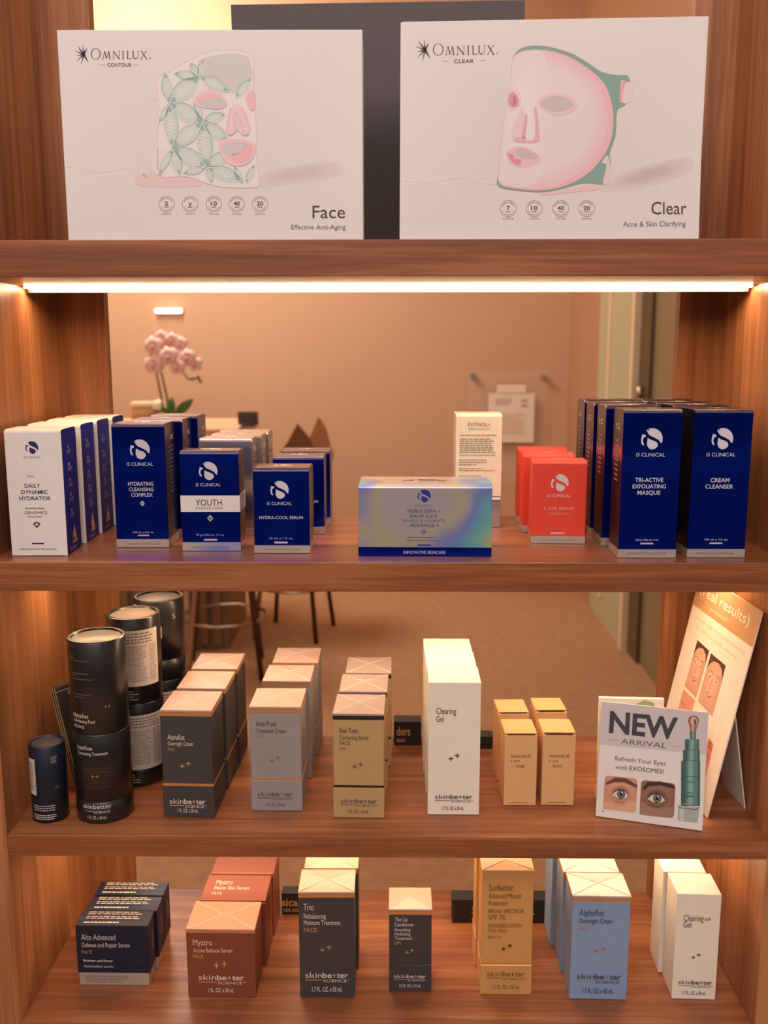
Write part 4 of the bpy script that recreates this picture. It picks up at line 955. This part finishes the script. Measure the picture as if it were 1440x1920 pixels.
myst('copper carton with lettering across its lid, middle of its row on the bottom shelf', 0.0962, -0.1730, M_COPPER, lambda T_: T_.text('Mystro', 0.16, 0.42, 0.6, 0.2, CO).text('Elastin Skin Serum', 0.16, 0.7, 0.4, 0.14, CO).text('FACE', 0.15, 0.3, 0.2, 0.11, CO))
myst('copper carton with plain lid, rearmost of its row on the bottom shelf', 0.1500, -0.1708, M_COPPER, lambda T_: T_.rect(0.02, 0.02, 0.98, 0.04, 'c98060', 1))

w_, h_, d_ = 0.0590, 0.1254, 0.0435
g = 'tall charcoal cartons on the bottom shelf'
p0 = skin_box('moisturizer_carton', 'tall charcoal carton with pale lid and gold top band, beside the copper row', g, (-0.0636, 0.0418, zD), 0.4, w_, h_, d_, M_CHAR,
              skin_print(w_, h_, d_, [('Trio', 0.09, 0.27, 0.825, 0.064, 0), ('Rebalancing', 0.09, 0.49, 0.75, 0.048, 0), ('Moisture Treatment', 0.09, 0.75, 0.69, 0.046, 0), ('FACE', 0.09, 0.32, 0.625, 0.04, 1)], PALE, GOLD, (0.48, 0.47), (0.1, 0.88, 0.192, 0.056), (0.22, 0.77, 0.062, 0.045), size_s='1.7 FL. OZ. e 50 mL'),
              lid=M_LID, top_band=M_BANDG)
row(p0, [(-0.0615, 0.0885, 0.3, 'tall charcoal carton with pale lid, standing behind another like it')], d_)
obj_gold_side = None
w_, h_, d_ = 0.0458, 0.0988, 0.0410
skin_box('balm_carton', 'small charcoal carton with pale lid, alone in the middle of the bottom shelf', None, (0.0257, 0.0530, zD), -0.2, w_, h_, d_, M_CHAR,
         skin_print(w_, h_, d_, [('The Lip', 0.13, 0.43, 0.85, 0.05, 0), ('Conditioner', 0.13, 0.58, 0.79, 0.046, 0), ('Smoothing', 0.13, 0.5, 0.73, 0.04, 0), ('Hydrating', 0.13, 0.5, 0.68, 0.04, 0), ('Treatment', 0.13, 0.54, 0.63, 0.04, 0), ('LIPS', 0.13, 0.28, 0.57, 0.038, 1)], PALE, GOLD, (0.48, 0.49), (0.12, 0.87, 0.165, 0.05), (0.24, 0.75, 0.055, 0.036), size_s='0.5 FL. OZ. e 15 mL'),
         lid=M_LID, top_band=M_BANDG, more=lambda o: Print(front(w_, h_, d_), 6).rect(0.15, 0.318, 0.8, 0.323, '7a5c40', 1).line([(0.8, 0.32), (0.99, 0.335)], 0.008, '9a7048', 1).make('scroll_line', o))
w_, h_, d_ = 0.0545, 0.1470, 0.0400
SU = '7d5a34'
p0 = skin_box('sunscreen_carton', 'tall bright gold carton with folded lid, in front of the black sign block', 'bright gold cartons', (0.1291, 0.0490, zD), -0.1, w_, h_, d_, M_GOLDB,
              skin_print(w_, h_, d_, [('Sunbetter', 0.13, 0.61, 0.835, 0.052, 0), ('Advanced Mineral', 0.13, 0.76, 0.775, 0.042, 0), ('Protection', 0.13, 0.5, 0.72, 0.038, 0), ('BROAD SPECTRUM', 0.13, 0.82, 0.66, 0.03, 0), ('SPF 75', 0.13, 0.45, 0.605, 0.04, 0), ('SUNSCREEN LOTION', 0.13, 0.78, 0.545, 0.028, 0), ('FOR FACE', 0.13, 0.5, 0.505, 0.026, 0), ('Pa+++', 0.13, 0.4, 0.455, 0.024, 0)], SU, '5a4020', (0.5, 0.385), (0.12, 0.87, 0.15, 0.042), (0.24, 0.77, 0.048, 0.033), line_c=SU, size_s='1.7 FL. OZ. e 50 mL'),
              lid=M_KRAFT, low=0.0360, side=None)
row(p0, [(0.1275, 0.0960, 0, 'tall bright gold carton mostly hidden behind the other bright gold one')], d_)
w_, h_, d_ = 0.0610, 0.1226, 0.0440
IB = '3e4660'
p0 = skin_box('cream_carton', 'dusty blue carton with pale lid and copper top band, front of its row', 'dusty blue cartons', (0.2273, 0.0418, zD), -1.2, w_, h_, d_, M_BLUE,
              skin_print(w_, h_, d_, [('AlphaRet', 0.12, 0.55, 0.805, 0.062, 0), ('Overnight Cream', 0.12, 0.7, 0.735, 0.048, 0), ('FACE', 0.12, 0.3, 0.67, 0.04, 1)], IB, 'c08a62', (0.5, 0.48), (0.12, 0.89, 0.2, 0.056), (0.23, 0.76, 0.064, 0.046), size_s='1.7 FL. OZ. e 50 mL'),
              lid=M_LIDW, top_band=M_BANDG, side=sidep(w_, h_, d_, '8a94b0', left, 5))
row(p0, [(0.2255, 0.0882, -0.8, 'dusty blue carton with pale lid, middle of its row'), (0.2215, 0.1345, 0, 'dusty blue carton, rearmost of its row, mostly hidden')], d_)
w_, h_, d_ = 0.0462, 0.1232, 0.0415
p0 = skin_box('gel_carton', 'plain white carton with two-line title at the right end of the bottom shelf', 'plain white cartons at the right of the bottom shelf', (0.3302, 0.0430, zD), -2.0, w_, h_, d_, M_CREAM,
              skin_print(w_, h_, d_, [('Clearing', 0.17, 0.62, 0.752, 0.058, 0), ('all', 0.64, 0.77, 0.76, 0.03, 0), ('Gel', 0.17, 0.35, 0.69, 0.058, 0)], INKD, '5b5250', (0.5, 0.42), (0.13, 0.9, 0.148, 0.042), (0.24, 0.77, 0.048, 0.033), line_c='7a7270', size_s='1.7 FL. OZ. e 50 mL'),
              side=Print(left(w_, h_, d_)).ring(0.5, 0.72, 0.3, 0.11, 0.004, 'cbb9a2', 1, 180, 360))
row(p0, [(0.3275, 0.0862, -2.5, 'plain white carton standing behind the other white one at the bottom right')], d_)
block('black sign block with gold lettering between the copper and charcoal rows', -0.1305, -0.0945, 0.1933, zD, 0.0288, 0.0165, [('sical', 0.0, 0.62, 0.42, 0.34), ('VER AGE', 0.05, 0.62, 0.14, 0.16)])
block('long black sign block standing behind the bright gold carton', 0.0788, 0.1940, 0.1785, zD, 0.0307, 0.021, [('Sunscreen.', 0.205, 0.87, 0.38, 0.36)])

# ------------------------------------------------------------------ top shelf: two device boxes and a board
def big_box(name, label, x, y, rz, rx, w, h, d, quad, art):
    a = R(rz)
    o = thing(name, label, 'box', (x - math.sin(a) * d / 2, y + math.cos(a) * d / 2, zA), a)
    if rx: o.matrix_world = Matrix.Translation((x, y, zA)) @ Matrix.Rotation(a, 4, 'Z') @ Matrix.Rotation(-R(rx), 4, 'X') @ Matrix.Translation((0, d / 2, 0.0002))
    obj('body', boxm(-w / 2, w / 2, -d / 2, d / 2, 0, h), M_WHITE, o, bevel=0.0006)
    P = Print(front(w, h, d)).frame(homog(quad)); art(P); P.make('front_print', o)
    return o
INK = '4a3c44'
def omnilux(P, ox, oy, s, col, sub, rot=0.0, subx=None):
    f = lambda x, y: (ox + (x - 640) * s * math.cos(rot) - (y - 300) * s * math.sin(rot), oy + (y - 300) * s * math.cos(rot) + (x - 640) * s * math.sin(rot))
    old = P.f; P.f = lambda x, y: old(*f(x, y))
    for tx, ty, b in ((175, 175, 15), (255, 148, 11), (316, 208, 18), (135, 248, 11), (158, 326, 11), (164, 402, 11), (230, 452, 12), (332, 414, 20), (285, 250, 18), (240, 260, 14)):
        d = Vector((tx - 264, ty - 302)); n = Vector((-d.y, d.x)).normalized() * b
        P.poly([(264 + n.x, 302 + n.y), (tx, ty), (264 - n.x, 302 - n.y)], col, 1)
    P.ell(264, 304, 20, 38, col, 1)
    P.ring(428, 297, 66, 75, 6, col, 1, wx=13)
    th, tn = 13, 6
    def ln(pts, wd): P.line(pts, wd, col, 2)
    ln([(524, 366), (550, 258)], tn); ln([(550, 258), (574, 362)], th); ln([(574, 362), (604, 258)], tn); ln([(604, 258), (620, 366)], th)
    ln([(668, 366), (668, 258)], tn); ln([(666, 258), (746, 366)], th); ln([(746, 366), (746, 258)], tn)
    ln([(799, 366), (799, 258)], th); ln([(859, 366), (859, 258)], th); ln([(855, 362), (912, 362), (914, 346)], tn)
    ln([(934, 258), (934, 325), (942, 350), (968, 365)], th); ln([(960, 363), (988, 355), (1002, 325), (1002, 258)], tn)
    ln([(1046, 258), (1114, 366)], th); ln([(1108, 258), (1040, 366)], tn)
    for x, y in ((524, 366), (620, 366), (668, 366), (746, 258), (799, 366), (799, 258), (859, 258), (934, 258), (1002, 258), (1114, 366), (1040, 366), (1046, 258), (1108, 258)): ln([(x - 13, y), (x + 13, y)], 4)
    P.ell(1160, 354, 9, 9, col, 1)
    if sub:
        V, F, a = text_geo(sub, 0.008); x0, x1 = subx or (585, 915)
        P._add([(x0 + (x1 - x0) * v[0], 468 - 46 * v[1]) for v in V], F, col, 2)
        ln([(470, 443), (555, 443)], 3); ln([(945, 443), (1005, 443)], 3)
    P.f = old
def badge(P, x, y, r, s, cap, col='8a7678'):
    P.sec('badge#%d' % x)
    P.ring(x, y, r, r, r * 0.05, col, 1, n=36); P.ring(x, y, r * 0.8, r * 0.8, r * 0.07, col, 1, 200, 330); P.ring(x, y, r * 0.8, r * 0.8, r * 0.06, 'a99498', 1, 20, 160)
    V, F, a = text_geo(s, 0.02); ww = r * (0.8 if len(s) > 1 else 0.42)
    P._add([(x - ww / 2 + ww * v[0], y + r * 0.18 - r * 0.5 * v[1]) for v in V], F, '5c4a50', 2); P.rect(x - r * 0.3, y + r * 0.34, x + r * 0.3, y + r * 0.42, col, 2)
    V, F, a = text_geo(cap); P._add([(x - r * 0.6 + r * 1.2 * v[0], y + r * 1.32 - r * 0.26 * v[1]) for v in V], F, 'a99498', 2)
def tx(P, s, x0, x1, y, h, col, bold=0.0, slope=0.0, L=2):
    V, F, a = text_geo(s, bold); P._add([(x0 + (x1 - x0) * v[0], y - h * v[1] + slope * (x1 - x0) * v[0]) for v in V], F, col, L)
def sm(pts, n=6, closed=True):
    out = []; N = len(pts)
    for i in range(N if closed else N - 1):
        p0, p1, p2, p3 = (Vector(pts[(i + k) % N]) if closed else Vector(pts[min(max(i + k, 0), N - 1)]) for k in (-1, 0, 1, 2))
        for j in range(n):
            t = j / n; out.append(tuple(0.5 * ((2 * p1) + (p2 - p0) * t + (2 * p0 - 5 * p1 + 4 * p2 - p3) * t * t + (3 * p1 - p0 - 3 * p2 + p3) * t ** 3)))
    if not closed: out.append(tuple(pts[-1]))
    return out
BGW = 'e6dbda'
def art_face(P):
    base = P.f
    P.sec('face_panel'); P.soft([(107.5, 57.5), (678.4, 57), (680.3, 453), (130, 453.6)], 'eae4e2', 'e6dedc', -1, 8)
    P.sec('brand_logo'); omnilux(P, 120 + 640 / 7.2, 60 + 300 / 7.2, 1 / 7.2, INK, 'CONTOUR')
    P.sec('caption'); tx(P, 'Face', 586, 647, 409, 24, '3a3236'); tx(P, 'Effective Anti-Aging', 546, 648, 430, 9, '6a5e62')
    P.sec('mask_picture'); g_ = lambda x, y: base(270 + x / 5.4875, 70 + y / 5.4875); P.f = g_
    P.soft(sm([(1170, 1440), (1350, 1350), (1700, 1300), (2000, 1290), (2000, 1420), (1500, 1510), (1190, 1545)]), BGW, 'd6c8c9', 0)
    P.line(sm([(-800, 1330), (-650, 1345), (-520, 1385), (-350, 1375), (-180, 1340), (-60, 1370), (30, 1450)], 6, False), 9, 'f1e9e8', 1)
    P.poly(sm([(-90, 1440), (60, 1390), (220, 1400), (350, 1430), (560, 1480), (560, 1530), (200, 1545), (-60, 1520)]), 'eccfce', 1)
    P.poly(sm([(60, 420), (130, 370), (250, 360), (220, 640), (120, 650), (60, 580)]), 'e9e0df', 1)
    body = sm([(140, 430), (280, 345), (460, 235), (620, 160), (800, 128), (980, 132), (1090, 180), (1128, 260), (1125, 520), (1150, 900), (1160, 1250), (1185, 1500), (1120, 1545), (820, 1540), (640, 1500), (480, 1440), (350, 1430), (170, 1420), (140, 1180), (150, 900), (150, 660)])
    P.poly(body, 'eee6e4', 2); P.line(body + body[:1], 8, 'efd3d4', 3)
    P.poly(sm([(560, 250), (700, 195), (900, 170), (1060, 200), (1105, 300), (1108, 420), (1000, 560), (880, 560), (760, 420), (600, 380)]), 'd6d2d4', 3)
    P.poly(sm([(70, 1230), (120, 1150), (230, 1150), (220, 1330), (180, 1420), (90, 1380)]), 'ebe3e2', 3)
    cs = [(262, 678), (570, 408), (607, 873), (292, 1135), (645, 1338), (943, 622)]
    def petal(a, b, wd, L=4, col='cbd8d5'):
        a = Vector(a); b = Vector(b); d = b - a; n = Vector((-d.y, d.x)).normalized()
        up_ = [a + d * t + n * wd * math.sin(math.pi * t) ** 0.9 for t in (0, .12, .25, .4, .5, .6, .75, .88, 1)]; dn = [a + d * t - n * wd * math.sin(math.pi * t) ** 0.9 for t in (.88, .75, .6, .5, .4, .25, .12)]
        P.soft([tuple(p) for p in up_ + dn], 'c3d5d1', 'dfe4e2', L, 5, 1.0, 0.3); P.line([tuple(p) for p in up_], 9, 'f1ebe9', L + 2); P.line([tuple(up_[0])] + [tuple(p) for p in dn[::-1]] + [tuple(up_[-1])], 6, 'a9c5bf', L + 2, taper=True)
        for k in range(1, 12):
            t = k / 12; q = a + d * t; ww = wd * 0.86 * math.sin(math.pi * t) ** 0.9
            P.line([tuple(q + n * ww - d * 0.05), tuple(q - n * ww + d * 0.05)], 2.6, 'c3d3cf', L + 1)
        for e0, e1 in ((a, b), (b, a)):
            dd = (e1 - e0); P.poly([tuple(e0), tuple(e0 + dd * 0.16 + n * wd * 0.3), tuple(e0 + dd * 0.2), tuple(e0 + dd * 0.16 - n * wd * 0.3)], 'a3c3bc', L + 1)
    for a, b, wd in ((cs[0], cs[1], 95), (cs[0], cs[2], 85), (cs[2], cs[3], 90), (cs[3], cs[4], 88), (cs[0], cs[3], 76), (cs[2], cs[4], 82), (cs[0], (220, 360), 60), (cs[1], (310, 370), 52), (cs[1], (480, 260), 45), (cs[1], (620, 230), 42), (cs[1], (880, 560), 70),
                     (cs[2], (860, 1070), 70), (cs[2], (840, 790), 55), (cs[2], (520, 620), 42), (cs[4], (890, 1180), 70), (cs[4], (1010, 1470), 72), (cs[4], (700, 1500), 40), (cs[4], (400, 1400), 42), (cs[3], (370, 1420), 60), (cs[3], (150, 1420), 40), (cs[0], (150, 880), 34), (cs[5], (1105, 420), 44), (1040 and (1020, 1510), (930, 1320), 40), ((1050, 1500), (1140, 1310), 34)):
        petal(a, b, wd)
    P.poly(sm([(515, 640), (600, 550), (720, 545), (830, 620), (850, 690), (780, 740), (640, 730), (540, 700)]), 'efd2d3', 8); P.poly(sm([(540, 640), (620, 580), (720, 575), (800, 620), (660, 640)]), 'f3c3c4', 9); P.poly(sm([(545, 660), (660, 645), (820, 630), (830, 690), (760, 725), (640, 720)]), 'd3cdce', 9)
    P.poly(sm([(1045, 620), (1090, 560), (1135, 560), (1140, 720), (1100, 750)]), 'f2c2c4', 8)
    P.poly(sm([(860, 1000), (850, 880), (900, 720), (960, 690), (1030, 740), (1090, 900), (1080, 1000), (1020, 1010), (960, 960), (900, 1010)]), 'ecd3d4', 8)
    P.line(sm([(890, 720), (865, 880), (850, 970), (890, 1005), (945, 960), (930, 830), (955, 780), (1000, 880), (1040, 1000), (1085, 960), (1060, 850), (1000, 730)], 6, False), 10, 'f3bcc0', 9)
    P.poly(sm([(790, 1060), (950, 1050), (1130, 1080), (1140, 1200), (1050, 1310), (880, 1310), (780, 1180)]), 'f0cdd0', 8); P.poly(sm([(800, 1130), (900, 1090), (1060, 1090), (990, 1190), (860, 1215)]), 'd3cdce', 9); P.poly(sm([(900, 1215), (1000, 1180), (1080, 1090), (1120, 1170), (1060, 1270), (940, 1285)]), 'f2bcbd', 9)
    P.f = base; omnilux(P, 270 + 870 / 5.4875, 70 + 300 / 5.4875, 0.066, '8fb0ac', None); P.f = base
    for x, s, c in ((312, '2', 'LEDs'), (356.5, 'y', 'Colors'), (401, '10', 'Minutes'), (444, '40', 'Minutes'), (487.5, '20', 'Sessions')): badge(P, x, 382.5, 15, s, c)
def art_clear(P):
    base = P.f
    P.sec('face_panel'); P.soft([(751.5, 41.5), (1322.6, 31), (1309.6, 450), (749.6, 453.6)], 'eae3e1', 'e4dad8', -1, 8)
    P.sec('brand_logo'); omnilux(P, 854, 92, 0.1515, INK, 'CLEAR', -0.012, (620, 870))
    P.sec('caption'); tx(P, 'Clear', 1221, 1287, 402, 24, '3a3236', 0, -0.01); tx(P, 'Acne & Skin Clarifying', 1168, 1285, 425, 9.5, '6a5e62', 0, -0.01)
    P.sec('mask_picture'); k = 4.645; P.f = lambda x, y: base(900 + x / k, 60 + y / k)
    P.soft(sm([(1060, 1330), (1300, 1200), (1600, 1120), (1820, 1090), (1830, 1210), (1500, 1340), (1100, 1390)]), BGW, 'cdbfbf', 0)
    P.line(sm([(-690, 1290), (-560, 1300), (-420, 1310), (-300, 1285), (-180, 1270), (0, 1310), (180, 1330)], 6, False), 7, 'efe7e6', 1)
    TE = '86a99d'
    back = sm([(165, 1210), (182, 985), (215, 760), (250, 560), (275, 400), (280, 260), (322, 165), (430, 118), (600, 125), (800, 185), (930, 260), (1060, 345), (1200, 372), (1280, 375), (1305, 420), (1280, 440), (1230, 420), (1215, 610), (1265, 600), (1260, 640), (1210, 665), (1190, 720), (1180, 900), (1130, 1060), (1140, 1160), (1100, 1300), (1080, 1330), (900, 1320), (740, 1360), (560, 1395), (350, 1385), (160, 1345)])
    P.poly(back, TE, 1); P.poly(sm([(530, 1412), (760, 1370), (940, 1330), (1050, 1345), (1000, 1375), (760, 1400), (600, 1418)]), 'f0c8cc', 2)
    P.poly(sm([(1270, 440), (1330, 440), (1335, 480), (1300, 610), (1245, 610), (1250, 520)]), 'ecd9d9', 3); P.poly(sm([(1215, 600), (1225, 460), (1255, 415), (1265, 440), (1240, 520), (1232, 615)]), 'f0a6b0', 4)
    P.poly(sm([(1060, 1140), (1110, 1075), (1140, 1200), (1110, 1320), (1070, 1310), (1100, 1160)]), 'e6d2d2', 3)
    rim = [(275, 400), (280, 260), (320, 185), (430, 152), (600, 160), (780, 215), (960, 330), (1090, 460), (1150, 640), (1160, 800), (1130, 970), (1040, 1130), (900, 1260), (740, 1340), (560, 1378), (360, 1372), (180, 1330), (165, 1200), (180, 980), (210, 760), (245, 560)]
    P.poly(sm(rim), 'efbcc4', 3)
    inner = [(275, 400), (280, 260), (322, 190), (430, 156), (590, 165), (760, 225), (930, 345), (1045, 470), (1100, 640), (1108, 800), (1075, 960), (990, 1105), (870, 1230), (720, 1320), (560, 1370), (360, 1368), (182, 1328), (167, 1200), (182, 980), (212, 760), (247, 560)]
    P.soft(sm(inner), 'efc4ca', 'eadcda', 4, 12, 1.0, 0.72)
    P.soft(sm([(275, 400), (285, 260), (330, 195), (430, 165), (560, 200), (620, 600), (560, 900), (560, 1200), (420, 1350), (182, 1320), (167, 1200), (182, 980), (212, 760), (247, 560)]), 'eadcda', 'efe5e2', 5, 8)
    P.poly(sm([(500, 620), (580, 545), (690, 530), (790, 565), (850, 630), (800, 690), (690, 725), (590, 700)]), 'efcccf', 6); P.poly(sm([(525, 622), (600, 568), (690, 555), (770, 585), (815, 635), (760, 675), (680, 690), (590, 675)]), 'cfc2c0', 7)
    P.poly(sm([(240, 590), (260, 520), (300, 500), (350, 545), (360, 610), (330, 670), (290, 688), (250, 660)]), 'ecd3d3', 6); P.poly(sm([(245, 590), (265, 535), (300, 530), (338, 590), (330, 640), (290, 655), (255, 640)]), 'df9cab', 7); P.poly([(290, 560), (310, 545), (315, 630), (285, 652)], 'c9788c', 8)
    P.poly(sm([(360, 650), (400, 720), (410, 730), (400, 850), (385, 930), (310, 960), (270, 905), (300, 800)]), 'ead0d0', 6); P.poly(sm([(470, 670), (495, 670), (515, 860), (518, 940), (470, 965), (320, 960), (300, 930), (390, 910), (410, 940), (470, 930), (480, 800)]), 'e4b4bb', 7); P.poly(sm([(395, 720), (412, 730), (405, 850), (385, 930), (365, 900), (380, 800)]), 'e0b0b6', 7)
    P.poly(sm([(230, 1040), (300, 1005), (390, 1000), (470, 1040), (530, 1105), (470, 1160), (370, 1185), (270, 1150), (235, 1090)]), 'ecc4ca', 6); P.poly(sm([(310, 1030), (390, 1010), (470, 1050), (505, 1095), (420, 1100), (340, 1080)]), 'cfc2c0', 7); P.poly(sm([(240, 1060), (290, 1070), (300, 1100), (360, 1115), (340, 1160), (280, 1130)]), 'df95a4', 7)
    P.f = base; omnilux(P, 900 + 530 / k, 60 + 335 / k, 0.0835, '7d9d97', 'CLEAR', 0.1, (560, 760))
    P.f = base
    for x, s, c in ((953, '7', 'LEDs'), (1002, '10', 'Colors'), (1051.5, '40', 'Minutes'), (1100, '20', 'Sessions')): badge(P, x, 391, 15.5, s, c)
def bgfill(P, quad, mid, edge):
    P.soft(quad, edge, mid, -1, 10, 0.997, 0.2)
big_box('device_box', 'large white box printed with a petal-patterned face mask, left on the top shelf', -0.1573, 0.0300, 0.7, 0, 0.2729, 0.1839, 0.060, [(106.1, 55.9), (679.4, 55.5), (128.6, 455.2), (681.3, 454.7)], art_face)
big_box('device_box', 'large white box printed with a smooth green-edged face mask, right on the top shelf', 0.1495, 0.0300, -2.3, 0, 0.2708, 0.1915, 0.060, [(753.4, 39.6), (1329.5, 29.3), (752.6, 455.4), (1306.4, 451.9)], art_clear)
bpn = obj('display_board', boxm(-0.1505, 0.1505, -0.006, 0.006, 0, 0.2500), M_PANEL, None, bevel=0.0008)
bpn.location = (-0.0065, 0.176, zA); bpn.rotation_euler = (0, R(-0.7), R(0.4)); bpn.location.z = zA + 0.0019
tag(bpn, 'charcoal upright board standing behind the two large white boxes', 'board')
